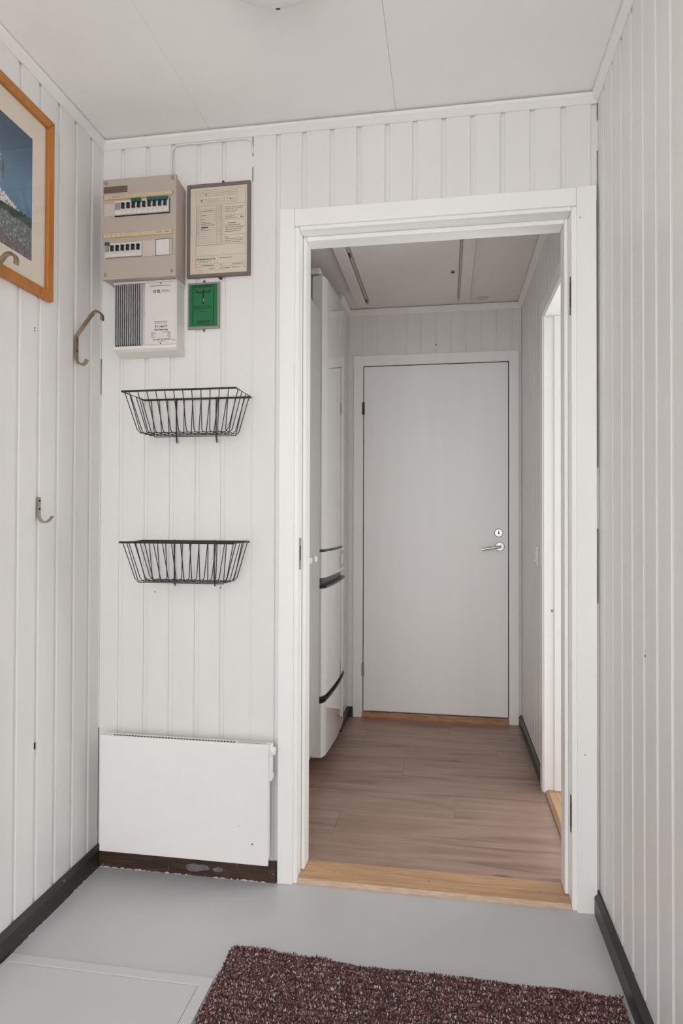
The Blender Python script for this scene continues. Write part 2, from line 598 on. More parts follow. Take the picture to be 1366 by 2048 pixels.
# nail and screw holes left in the boards
for y, z in ((-0.352, 1.680), (-0.352, 1.673)):
    MB().lathe([(0.0022, -0.0015), (0.0022, 0.0006)], (0.0, y, z), 'x', 10).build('nail_hole', 'dark', wl)
MB().box(-0.002, 0.0006, -0.3365, -0.3335, 0.495, 0.513).build('chip', 'dark', wl)
MB().lathe([(0.0025, -0.0008), (0.0025, 0.0015)], (XR, -0.4466, 0.8392), 'x', 10).build('nail_hole', 'inkgrey', wr)

# hall shell
hf = structure(MB().box(-0.05, XR + 0.02, 0.0, HY + 0.08, -0.08, 0.0).build('floor_hall', 'dark'), 'brown laminate floor of the inner hall')
for k in range(9):
    y0 = 0.108 + k * 0.193
    y1 = min(y0 + 0.1925, HY)
    split = [-0.03, 0.30 + (k * 0.437) % 1.1, HX]
    for x0, x1 in zip(split, split[1:]):
        if x1 - x0 < 0.02:
            continue
        MB().box(x0 + 0.0002, x1 - 0.0002, y0, y1, 0.0, HZ).build('plank', 'laminate', hf, 0.0006, seg=1)
hw = structure(MB().box(-0.13, HX + 0.15, HY + 0.0125, HY + 0.10, 0, HC + 0.06).build('wall_far', 'wall'), 'white board wall at the end of the hall')
gz = [SX] + [0.6553 + 0.0846 * k for k in range(11)] + [HX]
for a, b in zip(gz, gz[1:]):
    z0 = 2.04 if (a > 0.60 and b < 1.545) else 0.0
    f0 = a + 0.006
    pr = [(a, HY + TH), (a, HY + 0.003), (f0, HY + 0.003), (f0, HY + 0.0015), (f0 + 0.002, HY), (b - 0.002, HY), (b, HY + 0.0015), (b, HY + TH)]
    MB().prism(pr, 'z', z0, HC - 0.003).build('board', 'wall', hw)
hr = structure(MB().box(HX + 0.0125, HX + 0.12, 0.86, HY + 0.0125, 0, HC + 0.06).box(HX + 0.0125, HX + 0.12, 0.11, 0.86, 2.03, HC + 0.06)
               .build('wall_hall_right', 'wall'), 'white board wall on the right of the hall')
yh = [HY - 0.001] + [HY - 0.055 - 0.0905 * k for k in range(9)] + [0.83]
for a, b in zip(yh, yh[1:]):
    board_side(a, a - 0.009, b, 0, HC - 0.003, HX, -1, hr)
for k in range(8):
    a = 0.83 - 0.0905 * k
    board_side(a, a - 0.009, max(a - 0.0905, 0.112), 2.03, HC - 0.003, HX, -1, hr)
MB().lathe([(0.003, -0.001), (0.003, 0.002)], (1.083, HY - 0.001, 2.138), 'y', 10).build('nail_hole', 'dark', hw)
structure(MB().box(-0.13, SX, 1.40, HY + 0.0125, 0, HC).build('wall_hall_left', 'wall'), 'short white wall between the fridge and the far wall')
structure(MB().box(-0.13, -0.05, 0.11, 1.40, 0, HC).build('wall_niche', 'wall'), 'white wall behind the fridge and cabinet')
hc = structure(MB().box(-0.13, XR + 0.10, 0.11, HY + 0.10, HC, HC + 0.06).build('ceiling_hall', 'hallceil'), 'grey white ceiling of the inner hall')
MB().lathe([(0.034, 0.0), (0.034, -0.0008), (0.0, -0.0010)], (1.335, 1.60, HC), 'z', 24).build('stain', 'dirt', hc)
MB().lathe([(0.003, 0.0), (0.003, -0.001)], (1.36, 1.25, HC), 'z', 10).build('nail_hole', 'inkgrey', hc)


# crown mouldings: tilted strips between wall and ceiling
def crown(name, label, axis, a, b, x, s, z0, z1, out, sa=0, sb=0):
    """axis 'y': along a side wall at x, s = direction into the room; axis 'x': along a wall at y=x.
    sa, sb: mitre offsets of the two ends (per unit out)"""
    prof = [(0.0, z0), (0.004, z0), (out, z1 - 0.010), (out, z1), (0.0, z1)]
    v, n = [], len(prof)
    for t, k in ((a, sa), (b, sb)):
        for o_, z in prof:
            tt = t + k * o_
            p = x + s * o_
            v.append((p, tt, z) if axis == 'y' else (tt, p, z))
    f = [tuple(range(n))[::-1], tuple(range(n, 2 * n))] + [(i, (i + 1) % n, n + (i + 1) % n, n + i) for i in range(n)]
    return structure(MB().add(v, f).build(name, 'crown'), label)


crown('trim_1', 'white ceiling moulding along the left wall', 'y', YB, 0.0, 0.0, 1, 2.384, 2.4065, 0.020, 0, -1)
crown('trim_2', 'white ceiling moulding above the doorway wall', 'x', 0.0, XR, 0.0, -1, 2.380, 2.4045, 0.020, 1, -1)
crown('trim_3', 'white ceiling moulding along the right wall', 'y', YB, 0.0, XR, -1, 2.384, 2.4065, 0.020, 0, -1)
crown('trim_4', 'white ceiling moulding at the end of the hall', 'x', SX, HX, HY, -1, 2.323, 2.3555, 0.020, 1, -1)
crown('trim_5', 'white ceiling moulding along the right of the hall', 'y', 0.11, HY, HX, -1, 2.323, 2.3565, 0.022, 0, -1)
crown('trim_6', 'short white ceiling moulding beside the fridge', 'y', 1.40, HY, SX, 1, 2.323, 2.3565, 0.020, 0, -1)


# baseboards
def bb(name, mat, label, prof_axis, a, b, p0, p1, h, z=0.0):
    x = [(p0, z), (p1, z), (p1, z + h * 0.80), (p0 + (p1 - p0) * 0.35, z + h), (p0, z + h)]
    return structure(MB().prism(x, prof_axis, a, b).build(name, mat), label)


bb('baseboard_left', 'baseside', 'dark stained chipped baseboard along the left wall', 'y', YB, -0.0005, 0.0005, 0.016, 0.066)
bb('baseboard_front', 'basefront', 'dark brown worn baseboard under the heater', 'x', 0.0165, 0.614, -0.0005, -0.016, 0.062)
bb('baseboard_right', 'baseblack', 'black baseboard along the right wall', 'y', YB, -0.002, XR - 0.0005, XR - 0.017, 0.064)
bb('baseboard_hall_right', 'baseblack', 'black baseboard along the right of the hall', 'y', 0.862, HY - 0.001, HX - 0.0005, HX - 0.014, 0.055, HZ)
bb('baseboard_hall_far', 'baseblack', 'short black baseboard left of the far door', 'x', SX + 0.0005, 0.609, HY - 0.0005, HY - 0.014, 0.055, HZ)
bb('baseboard_hall_left', 'baseblack', 'short black baseboard beside the fridge', 'y', 1.401, HY - 0.015, SX + 0.0005, SX + 0.014, 0.055, HZ)

bf = bpy.data.objects['baseboard_front']
random.seed(9)
for cx, cz, rx, rz in ((0.345, 0.026, 0.030, 0.014), (0.372, 0.028, 0.026, 0.011), (0.425, 0.026, 0.018, 0.008)):
    pts = [(cx + rx * random.uniform(0.8, 1.1) * math.cos(a), cz + rz * random.uniform(0.75, 1.1) * math.sin(a)) for a in [2 * math.pi * k / 16 for k in range(16)]]
    MB().prism(pts, 'y', -0.0162 - 0.0003 * (cx > 0.35), -0.0159).build('scuff', 'scuff', bf)
for nm, ax in (('baseboard_front', 'x'), ('baseboard_left', 'y')):
    par = bpy.data.objects[nm]
    mb = MB()
    t = 0.02
    while t < 0.60:
        w = random.uniform(0.006, 0.030)
        h = random.uniform(0.001, 0.0045)
        if random.random() < 0.75:
            tri = [(t, 0.0), (t + w, 0.0), (t + w * 0.8, h), (t + w * 0.45, h * random.uniform(0.5, 1.2)), (t + w * 0.15, h * 0.7)]
            if ax == 'x':
                mb.add([(a, -0.0163, b) for a, b in tri] + [(a, -0.0160, b) for a, b in tri], [(0, 1, 2, 3, 4), (9, 8, 7, 6, 5)] + [(i, (i + 1) % 5, 5 + (i + 1) % 5, 5 + i) for i in range(5)])
            else:
                mb.add([(0.0163, -a, b) for a, b in tri] + [(0.0160, -a, b) for a, b in tri], [(0, 1, 2, 3, 4), (9, 8, 7, 6, 5)] + [(i, (i + 1) % 5, 5 + (i + 1) % 5, 5 + i) for i in range(5)])
        t += w + random.uniform(0.0, 0.02)
    mb.build('paint_edge', 'hatch', par, kind='stuff')

# front doorway: casing, frame, threshold
t7 = structure(empty('trim_7', (1.098, 0, 0)), 'white painted casing and frame of the open doorway')
box('casing_board', 'trim', t7, 0.619, 0.667, -0.016, -0.0002, 0, 2.130, 0.002)
box('casing_board', 'trim', t7, 1.5215, 1.5772, -0.016, -0.0002, 0, 2.130, 0.002)
box('casing_board', 'trim', t7, 0.6675, 1.521, -0.015, -0.0002, 2.0745, 2.128, 0.002)
box('door_jamb', 'trim', t7, 0.656, 0.681, -0.006, 0.112, 0, 2.0745, 0.0025)
box('door_jamb', 'trim', t7, 1.508, 1.531, -0.006, 0.112, 0, 2.0745, 0.0025)
box('door_head', 'trim', t7, 0.6815, 1.5075, -0.006, 0.112, 2.064, 2.084, 0.0025)
box('door_stop', 'trim', t7, 0.6815, 0.693, 0.045, 0.1115, 0.018, 2.0635, 0.0025)
box('door_stop', 'trim', t7, 1.4965, 1.5075, 0.045, 0.1115, 0.018, 2.0635, 0.0025)
box('door_stop', 'trim', t7, 0.6935, 1.496, 0.045, 0.1115, 2.0495, 2.0635, 0.0025)
for z0, z1 in ((1.758, 1.872), (0.222, 0.330)):
    h = box('hinge', 'hinge', t7, 1.5065, 1.5085, 0.004, 0.017, z0, z1, 0.0005)
    MB().lathe([(0.0022, z0 + 0.02), (0.0022, z1 - 0.02)], (1.507, 0.002, 0), 'z', 10).build('hinge_pin', 'hinge', h)
sp = box('strike_plate', 'hingegrey', t7, 0.6808, 0.6826, 0.006, 0.028, 0.985, 1.085, 0.0004)
box('strike_hole', 'dark', sp, 0.6824, 0.6829, 0.011, 0.022, 1.015, 1.06)
for x, z in ((1.5308, 2.037), (1.543, 0.46)):
    MB().lathe([(0.0022, -0.0165), (0.0022, -0.0155)], (x, 0, z), 'y', 10).build('screw', 'hingegrey', t7)
thr = MB().prism([(-0.006, 0.0), (-0.006, 0.0045), (0.001, 0.0150), (0.098, 0.0165), (0.116, 0.0130), (0.116, 0.0)], 'x', 0.6815, 1.5075).build('trim_8', 'oak')
structure(thr, 'worn oak threshold in the open doorway')
MB().prism([(-0.0066, 0.0), (-0.0066, 0.0048), (0.0000, 0.0147), (0.0006, 0.0140), (-0.0058, 0.0042), (-0.0058, 0.0)], 'x', 0.6817, 1.5073).build('worn_edge', 'oakpale', thr)
for x in (0.79, 1.09, 1.425):
    MB().lathe([(0.004, 0.0156), (0.004, 0.0164), (0, 0.0165)], (x, 0.052, 0), 'z', 12).build('screw', 'hingegrey', thr)

# far door
d1 = structure(empty('door_1', (1.075, HY, HZ)), 'white flush door closing the end of the hall')
box('casing_board', 'door', d1, 0.6125, 0.667, HY - 0.014, HY - 0.0003, HZ, 2.0875, 0.0015)
box('casing_board', 'door', d1, 1.4835, 1.536, HY - 0.014, HY - 0.0003, HZ, 2.0875, 0.0015)
box('casing_board', 'door', d1, 0.6672, 1.4833, HY - 0.014, HY - 0.0003, 2.0285, 2.087, 0.0015)
box('gap_shadow', 'dark', d1, 0.6672, 1.4833, HY - 0.0020, HY - 0.0004, 0.055, 2.0285)
leaf = box('door_leaf', 'door', d1, 0.6715, 1.4785, HY - 0.010, HY - 0.0022, 0.0515, 2.0235, 0.001)
for z in (1.783, 0.285):
    MB().lathe([(0.0075, z - 0.035), (0.0075, z + 0.035)], (0.669, HY - 0.016, 0), 'z', 14).build('hinge', 'hinge' if z > 1 else 'hingegrey', d1)
hd = MB().lathe([(0.026, 0.0), (0.026, -0.005), (0.022, -0.009), (0, -0.009)], (1.433, HY - 0.010, 0.9965), 'y', 32).build('handle_rose', 'chrome', d1, smooth='auto')
MB().tube([(1.433, HY - 0.018, 0.9965), (1.433, HY - 0.048, 0.9965), (1.426, HY - 0.058, 0.9955), (1.405, HY - 0.060, 0.9925), (1.335, HY - 0.058, 0.982)], 0.0085, 14).build('lever', 'chrome', hd, smooth='auto')
kh = MB().lathe([(0.024, 0.0), (0.024, -0.004), (0.020, -0.008), (0, -0.008)], (1.4276, HY - 0.010, 1.0725), 'y', 32).build('key_escutcheon', 'chrome', d1, smooth='auto')
MB().lathe([(0.0045, -0.0195), (0.0045, -0.0185)], (1.4276, HY, 1.070), 'y', 16).box(1.4258, 1.4294, HY - 0.0195, HY - 0.0185, 1.070, 1.083).build('keyhole', 'dark', kh)
MB().prism([(HY - 0.030, HZ), (HY - 0.030, HZ + 0.010), (HY - 0.018, HZ + 0.032), (HY - 0.0145, HZ + 0.034), (HY - 0.0004, HZ + 0.034), (HY - 0.0004, HZ)], 'x', 0.6672, 1.4833).build('threshold', 'oakdark', d1)

# door on the right of the hall
d2 = structure(empty('door_2', (HX, 0.47, HZ)), 'white door set in the right wall of the hall')
box('casing_board', 'trim', d2, HX - 0.016, HX - 0.0005, 0.800, 0.860, HZ, 2.060, 0.0015)
box('casing_board', 'trim', d2, HX - 0.016, HX - 0.0005, 0.113, 0.150, HZ, 2.060, 0.0015)
box('casing_board', 'trim', d2, HX - 0.016, HX - 0.0005, 0.1505, 0.7995, 2.000, 2.058, 0.0015)
box('door_jamb', 'trim', d2, HX - 0.010, HX + 0.115, 0.792, 0.829, HZ, 2.029, 0.0015)
box('door_jamb', 'trim', d2, HX - 0.010, HX + 0.115, 0.113, 0.149, HZ, 2.029, 0.0015)
box('door_head', 'trim', d2, HX - 0.010, HX + 0.115, 0.1495, 0.7915, 1.994, 2.029, 0.0015)
box('door_stop', 'trim', d2, HX + 0.030, HX + 0.068, 0.780, 0.7915, HZ + 0.016, 1.9935, 0.0015)
box('door_stop', 'trim', d2, HX + 0.030, HX + 0.068, 0.1495, 0.161, HZ + 0.016, 1.9935, 0.0015)
box('door_leaf', 'door', d2, HX + 0.118, HX + 0.745, 0.742, 0.782, HZ + 0.020, 1.990, 0.001)
MB().prism([(HX - 0.006, 0.0), (HX - 0.006, HZ + 0.006), (HX + 0.006, HZ + 0.015), (HX + 0.12, HZ + 0.015), (HX + 0.12, 0.0)], 'y', 0.150, 0.791).build('threshold', 'oakside', d2)
for z in (1.58, 0.30):
    MB().lathe([(0.006, z - 0.035), (0.006, z + 0.035)], (HX + 0.110, 0.781, 0), 'z', 12).build('hinge', 'hinge', d2)
MB().lathe([(0.005, 0.0), (0.005, -0.002), (0, -0.003)], (HX + 0.022, 0.792, 0.768), 'y', 14).build('screw', 'hingegrey', d2)
# the bright side room behind that door
structure(MB().box(HX + 0.12, 3.06, -0.55, 1.80, HZ - 0.09, HZ).build('floor_side_room', 'floor'), 'grey floor of the side room')
structure(MB().box(3.0, 3.06, -0.55, 1.80, HZ, 2.40).box(HX + 0.16, 3.0, -0.55, -0.50, HZ, 2.40).box(HX + 0.12, 3.0, 1.75, 1.80, HZ, 2.40)
          .box(HX + 0.121, HX + 0.16, -0.55, 0.112, HZ, 2.40).box(HX + 0.121, HX + 0.16, 0.83, 1.75, HZ, 2.40).box(HX + 0.121, HX + 0.16, 0.112, 0.83, 2.03, 2.40)
          .build('wall_side_room', 'wall'), 'white walls of the side room')
structure(MB().box(HX + 0.12, 3.06, -0.55, 1.80, 2.40, 2.46).build('ceiling_side_room', 'ceil'), 'white ceiling of the side room')
# unseen ground in front of the entrance, made pale to bounce skylight indoors
structure(MB().box(-14, 16, -22, YB - 0.101, -0.20, -0.12).build('ground', 'ground'), 'unseen pale ground outside the entrance, added to bounce skylight')

# ------------------------------------------------------------------ breaker panel
PX0, PX1, PZ0, PZ1, PY = 0.058, 0.3065, 1.905, 2.226, -0.10
bp = empty('breaker_panel', (0.182, 0, PZ0), label='beige electrical breaker panel with two rows of black switches', category='breaker panel')
MB().prism([(PX0 - 0.002, -0.0004), (PX0 - 0.002, PY + 0.014), (PX1 - 0.002, PY + 0.014), (PX1 - 0.010, -0.0004)], 'z', PZ0 + 0.004, PZ1 - 0.004).build('enclosure', 'beige', bp, 0.002)
box('front_cover', 'beige', bp, PX0, PX1, PY, PY + 0.0135, PZ0, PZ1, 0.002)
for x, z in ((0.0695, 2.214), (0.2955, 2.2145), (0.0700, 1.921), (0.2945, 1.921)):
    s_ = MB().lathe([(0.0058, PY), (0.0058, PY - 0.002), (0.0048, PY - 0.003), (0, PY - 0.003)], (x, 0, z), 'y', 20).build('screw', 'brass', bp)
    MB().box(x - 0.0008, x + 0.0008, PY - 0.0034, PY - 0.0028, z - 0.004, z + 0.004).build('screw_slot', 'brownplate', s_)
box('name_plate', 'brownplate', bp, 0.063, 0.1435, PY - 0.0012, PY - 0.0001, 2.1815, 2.2020)
for z0, x0, tick in ((2.1600, 0.062, (0.086, 0.128, 0.134, 0.142, 0.150, 0.159, 0.176, 0.186, 0.195, 0.205, 0.214, 0.268)),
                     (2.0375, 0.060, (0.075, 0.092, 0.107, 0.124, 0.140, 0.148, 0.156, 0.189))):
    st = box('label_strip', 'label', bp, x0, 0.2985, PY - 0.004, PY - 0.0001, z0, z0 + 0.0125, 0.001)
    mb = MB()
    for t in tick:
        mb.box(t, t + 0.0007, PY - 0.0046, PY - 0.0040, z0 + 0.003, z0 + 0.010)
    if z0 > 2.1:
        for x in (0.094, 0.101, 0.108, 0.115):
            mb.box(x, x + 0.0055, PY - 0.0046, PY - 0.0040, z0 + 0.005, z0 + 0.0072)
    else:
        for x in (0.242, 0.250, 0.258, 0.272, 0.280):
            mb.box(x, x + 0.006, PY - 0.0046, PY - 0.0040, z0 + 0.0055, z0 + 0.0075)
    mb.build('printed_marks', 'inkgrey', st, kind='stuff')
    for x in (x0 + 0.001, 0.2945):
        box('strip_end_cap', 'brass', st, x, x + 0.003, PY - 0.0060, PY - 0.0041, z0 + 0.001, z0 + 0.0115)

# row 1
box('blank_cover', 'beigelight', bp, 0.0655, 0.1005, PY - 0.0012, PY - 0.0001, 2.108, 2.1465)
box('window_recess', 'dark', bp, 0.1015, 0.2870, PY - 0.0008, PY - 0.0001, 2.1035, 2.1515)


def breaker(xc, zc, toggle='toggle', teal=False, w=0.0172, h=0.044):
    b = MB().prism([(PY - 0.0010, zc - h / 2), (PY - 0.0080, zc - h / 2), (PY - 0.0080, zc - h * 0.30), (PY - 0.0105, zc - h * 0.27),
                    (PY - 0.0105, zc + h * 0.27), (PY - 0.0080, zc + h * 0.32), (PY - 0.0080, zc + h / 2), (PY - 0.0010, zc + h / 2)],
                   'x', xc - w / 2, xc + w / 2).build('circuit_breaker', 'breaker', bp, 0.0006, seg=1)
    tw = 0.0050 if toggle == 'toggle' else 0.0062
    tz = zc + 0.003
    MB().prism([(xc - tw, tz + 0.0085), (xc + tw, tz + 0.0085), (xc + tw * 0.72, tz), (xc + tw, tz - 0.0085), (xc - tw, tz - 0.0085), (xc - tw * 0.72, tz)],
               'y', PY - 0.0175, PY - 0.0106).build('switch_toggle', toggle, b)
    if teal:
        MB().box(xc - w * 0.42, xc + w * 0.42, PY - 0.0165, PY - 0.0081, zc + h * 0.30, zc + h * 0.52).build('switch_cap', 'teal', b, 0.0006, seg=1)
    return b


zc1 = 2.1285
MB().box(0.1045, 0.1265, PY - 0.0080, PY - 0.0010, zc1 - 0.022, zc1 + 0.022).build('residual_current_switch', 'breaker', bp, 0.0006, seg=1)
box('grey_insert', 'greytoggle', bp, 0.1065, 0.1245, PY - 0.0095, PY - 0.0081, zc1 - 0.006, zc1 + 0.016)
for k in range(9):
    breaker(0.1358 + 0.0176 * k, zc1, teal=k in (2, 3, 5))
MB().box(0.2330, 0.2860, PY - 0.0170, PY - 0.0106, zc1 + 0.0122, zc1 + 0.0215).build('switch_bridge', 'teal', bp, 0.0006, seg=1)
# row 2
zc2 = 1.9955
box('window_recess', 'dark', bp, 0.0730, 0.1945, PY - 0.0008, PY - 0.0001, zc2 - 0.0225, zc2 + 0.0225)
box('blank_cover', 'beigelight', bp, 0.0650, 0.0726, PY - 0.0012, PY - 0.0001, zc2 - 0.026, zc2 + 0.026)
breaker(0.0822, zc2, 'greytoggle', True)
for k in range(6):
    breaker(0.0998 + 0.0176 * k, zc2)
box('blank_cover', 'beigelight', bp, 0.1970, 0.2400, PY - 0.0012, PY - 0.0001, zc2 - 0.024, zc2 + 0.026)
box('blank_cover_gap', 'dark', bp, 0.2405, 0.2955, PY - 0.0006, PY - 0.0001, zc2 - 0.024, zc2 + 0.0285)
box('square_cover', 'breaker', bp, 0.2430, 0.2870, PY - 0.0045, PY - 0.0007, zc2 - 0.0235, zc2 + 0.0255, 0.001)
box('blank_cover', 'beigelight', bp, 0.2880, 0.2945, PY - 0.0020, PY - 0.0007, zc2 - 0.024, zc2 + 0.0270)

# ------------------------------------------------------------------ solid state relay box
RX0, RX1, RY = 0.0815, 0.2965, -0.068
rb = empty('relay_box', (0.19, 0, 1.682), label='white relay box with grey cooling fins under the breaker panel', category='relay')
MB().prism([(RX0, -0.0004), (RX0, RY + 0.030), (0.188, RY + 0.030), (0.188, RY + 0.003), (RX1, RY + 0.003), (RX1 - 0.003, -0.0004)], 'z', 1.700, 1.9005).build('housing', 'relay', rb)
MB().prism([(-0.0004, 1.901), (RY, 1.901), (RY, 1.907), (RY + 0.006, 1.911), (-0.0004, 1.911)], 'x', RX0 - 0.002, RX1).build('top_cap', 'relay', rb, 0.001)
MB().prism([(-0.0004, 1.676), (-0.010, 1.676), (RY + 0.012, 1.683), (RY, 1.690), (RY, 1.6995), (-0.0004, 1.6995)], 'x', RX0 - 0.002, RX1).build('bottom_cap', 'relay', rb, 0.001)
for k in range(13):
    x = RX0 + 0.0035 + k * 0.0074
    MB().prism([(RY + 0.0284, 1.702), (RY + 0.004, 1.702), (RY, 1.706), (RY, 1.899), (RY + 0.0284, 1.899)], 'x', x, x + 0.0024).build('cooling_fin', 'alu', rb)
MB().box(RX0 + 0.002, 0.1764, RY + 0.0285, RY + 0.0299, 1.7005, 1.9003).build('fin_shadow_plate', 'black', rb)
MB().box(0.1765, 0.1875, RY + 0.012, RY + 0.0298, 1.7005, 1.9003).build('fin_base', 'alu', rb)
MB().lathe([(0.0028, RY + 0.0118), (0.0028, RY + 0.0095), (0, RY + 0.0095)], (0.1815, 0, 1.806), 'y', 14).build('screw', 'alu', rb)
fp = box('front_label_plate', 'relaylabel', rb, 0.1895, RX1 - 0.0015, RY - 0.0005, RY + 0.0029, 1.7010, 1.9000, 0.0008)
for z in (1.8965, 1.7045):
    MB().lathe([(0.0021, RY - 0.0006), (0.0021, RY - 0.0018), (0, RY - 0.0018)], (0.2435, 0, z), 'y', 12).build('screw', 'hinge', rb)
ty = RY - 0.0009
mb = MB()
mb.box(0.2185, 0.2265, ty, ty + 0.0002, 1.8660, 1.8755)
lettering(mb, 'EL', 0.2310, ty, 1.8708, 0.0125, 'LEFT', 0.00045)
lettering(mb, 'MAN', 0.2465, ty, 1.8708, 0.0120, 'LEFT', -0.0001)
lettering(mb, 'TY 140 FT', 0.2455, ty, 1.7570, 0.0098, 'CENTER', 0.0002)
lettering(mb, 'Solid State Relay', 0.2455, ty, 1.7478, 0.0070, 'CENTER', 0.0002)
lettering(mb, 'Elman MFT AB  SWEDEN', 0.2475, ty, 1.7165, 0.0056, 'CENTER', 0.00012)
lettering(mb, 'www.elman.se', 0.2475, ty, 1.7115, 0.0048)
lettering(mb, 'CE', 0.2870, ty, 1.7135, 0.0075)
random.seed(5)


def words(mb, x0, x1, z, h, y, gap=0.0013, wmin=0.002, wmax=0.007):
    """a line of print too small to read: word-long strokes"""
    x = x0
    while x < x1 - wmin:
        w = min(random.uniform(wmin, wmax), x1 - x)
        mb.box(x, x + w, y, y + 0.0002, z - h / 2, z + h / 2)
        x += w + gap


words(mb, 0.207, 0.278, 1.8885, 0.0016, ty)
words(mb, 0.222, 0.266, 1.7735, 0.0014, ty)
words(mb, 0.222, 0.266, 1.7690, 0.0014, ty)
for k in range(5):
    z = 1.7395 - 0.0040 * k
    words(mb, 0.2120, 0.2120 + (0.012, 0.016, 0.009, 0.013, 0.015)[k], z, 0.0014, ty)
    words(mb, (0.250, 0.268, 0.268, 0.266, 0.270)[k], 0.278, z, 0.0014, ty)
mb.build('lettering', 'ink', fp, kind='stuff')
mb = MB()
for k in range(3):
    mb.box(0.2195, 0.2255, ty - 0.0002, ty - 0.0001, 1.8672 + 0.0028 * k, 1.8684 + 0.0028 * k)
mb.build('emblem_stripes', 'relaylabel', fp, kind='stuff')

# ------------------------------------------------------------------ framed circuit chart
DY = -0.006
dc = empty('framed_chart', (0.412, 0, 1.930), label='grey framed yellowed paper chart beside the breaker panel', category='chart')
DX0, DX1, DZ0, DZ1 = 0.3060, 0.5200, 1.930, 2.2345
FW_ = 0.0105
for a in ((DX0, DX0 + FW_, DZ0, DZ1), (DX1 - FW_, DX1, DZ0, DZ1), (DX0 + FW_, DX1 - FW_, DZ0, DZ0 + FW_), (DX0 + FW_, DX1 - FW_, DZ1 - FW_, DZ1)):
    box('frame_bar', 'docframe', dc, a[0], a[1], -0.0125, -0.0004, a[2], a[3], 0.0012)
px0, px1, pz0, pz1 = DX0 + FW_, DX1 - FW_, DZ0 + FW_, DZ1 - FW_
pp = box('paper', 'paper', dc, px0, px1, -0.0080, -0.0005, pz0, pz1)
MB().lathe([(0.004, -0.010), (0.004, -0.006)], (0.428, 0, DZ1 + 0.003), 'y', 14).build('hanging_eye', 'hinge', dc)
MB().lathe([(0.005, -0.010), (0.005, -0.0006), ], (0.4185, 0, DZ0 - 0.0035), 'y', 14).build('screw', 'hinge', dc)
PW, PH = px1 - px0, pz1 - pz0
yy = -0.0084
random.seed(11)
thin, bold = MB(), MB()


def hl(u0, u1, v, t=0.0005, m=thin):
    z = pz1 - v * PH
    m.box(px0 + u0 * PW, px0 + u1 * PW, yy, yy + 0.0003, z - t / 2, z + t / 2)


def vl(u, v0, v1, t=0.0005, m=thin):
    x = px0 + u * PW
    m.box(x - t / 2, x + t / 2, yy, yy + 0.0003, pz1 - v1 * PH, pz1 - v0 * PH)


def wd(u0, u1, v, h=0.0018, m=thin, **k):
    words(m, px0 + u0 * PW, px0 + u1 * PW, pz1 - v * PH, h, yy, **k)


def rect(u0, u1, v0, v1):
    hl(u0, u1, v0); hl(u0, u1, v1); vl(u0, v0, v1); vl(u1, v0, v1)


vl(0.10, 0.035, 0.955); vl(0.97, 0.035, 0.79); hl(0.10, 0.97, 0.035); hl(0.10, 0.66, 0.955)
rect(0.15, 0.82, 0.055, 0.185)
rect(0.175, 0.80, 0.070, 0.105)
rect(0.175, 0.80, 0.135, 0.168)
for u in [0.22, 0.37, 0.40, 0.45, 0.51, 0.55, 0.59, 0.64, 0.67, 0.69, 0.71, 0.74, 0.76, 0.78]:
    vl(u, 0.070, 0.105)
for u in [0.24, 0.28, 0.315, 0.35, 0.39, 0.43, 0.47, 0.51, 0.60, 0.65]:
    vl(u, 0.135, 0.168)
hl(0.26, 0.29, 0.087, 0.003, bold); hl(0.30, 0.32, 0.087, 0.0015, bold)
hl(0.185, 0.205, 0.151, 0.004, bold); hl(0.21, 0.225, 0.151, 0.002, bold)
hl(0.69, 0.72, 0.151, 0.003, bold); hl(0.735, 0.755, 0.151, 0.0015, bold)
for k in range(7):
    hl(0.41 + 0.05 * k, 0.42 + 0.05 * k, 0.090, 0.0014); hl(0.25 + 0.036 * k, 0.258 + 0.036 * k, 0.152, 0.0014)
hl(0.10, 0.97, 0.205)
for k in range(19):
    v = 0.222 + k * 0.0246
    hl(0.105, 0.575, v, 0.0004)
    if k < 14:
        hl(0.122, 0.132, v + 0.012, 0.0012); hl(0.49, 0.50, v + 0.012, 0.0012); hl(0.545, 0.552, v + 0.012, 0.0012)
for u in (0.105, 0.15, 0.465, 0.525, 0.55, 0.575):
    vl(u, 0.215, 0.665)
vl(0.18, 0.25, 0.395); vl(0.435, 0.25, 0.395)
wd(0.19, 0.40, 0.272, 0.0024); wd(0.19, 0.29, 0.322, 0.0024); wd(0.19, 0.25, 0.370, 0.0024)
for v, u in ((0.402, 0.29), (0.420, 0.36), (0.434, 0.43), (0.482, 0.27), (0.497, 0.34)):
    wd(0.19, u, v, 0.0017)
hl(0.19, 0.315, 0.462, 0.0030, bold)
for v, u in ((0.243, 0.94), (0.262, 0.92), (0.282, 0.83), (0.300, 0.80), (0.352, 0.79), (0.372, 0.83)):
    wd(0.61, u, v, 0.0018)
wd(0.88, 0.93, 0.350, 0.0018); wd(0.88, 0.93, 0.368, 0.0022, bold)
hl(0.58, 0.97, 0.335); hl(0.58, 0.97, 0.392); hl(0.58, 0.97, 0.562); hl(0.10, 0.97, 0.668)
wd(0.66, 0.80, 0.428, 0.0024, bold)
for v, u in ((0.452, 0.88), (0.476, 0.96), (0.500, 0.90), (0.524, 0.88)):
    wd(0.61, u, v, 0.0024)
wd(0.61, 0.67, 0.588, 0.0024)
for v, u in ((0.608, 0.95), (0.628, 0.93), (0.648, 0.88)):
    wd(0.61, u, v, 0.0018)
hl(0.10, 0.97, 0.790); vl(0.48, 0.790, 0.930); hl(0.10, 0.97, 0.885); hl(0.10, 0.97, 0.915)
vl(0.10, 0.885, 0.955)
MB().lathe([(0.0042, yy), (0.0042, yy + 0.0003)], (px0 + 0.135 * PW, 0, pz1 - 0.826 * PH), 'y', 18).build('emblem_ring', 'ink', pp)
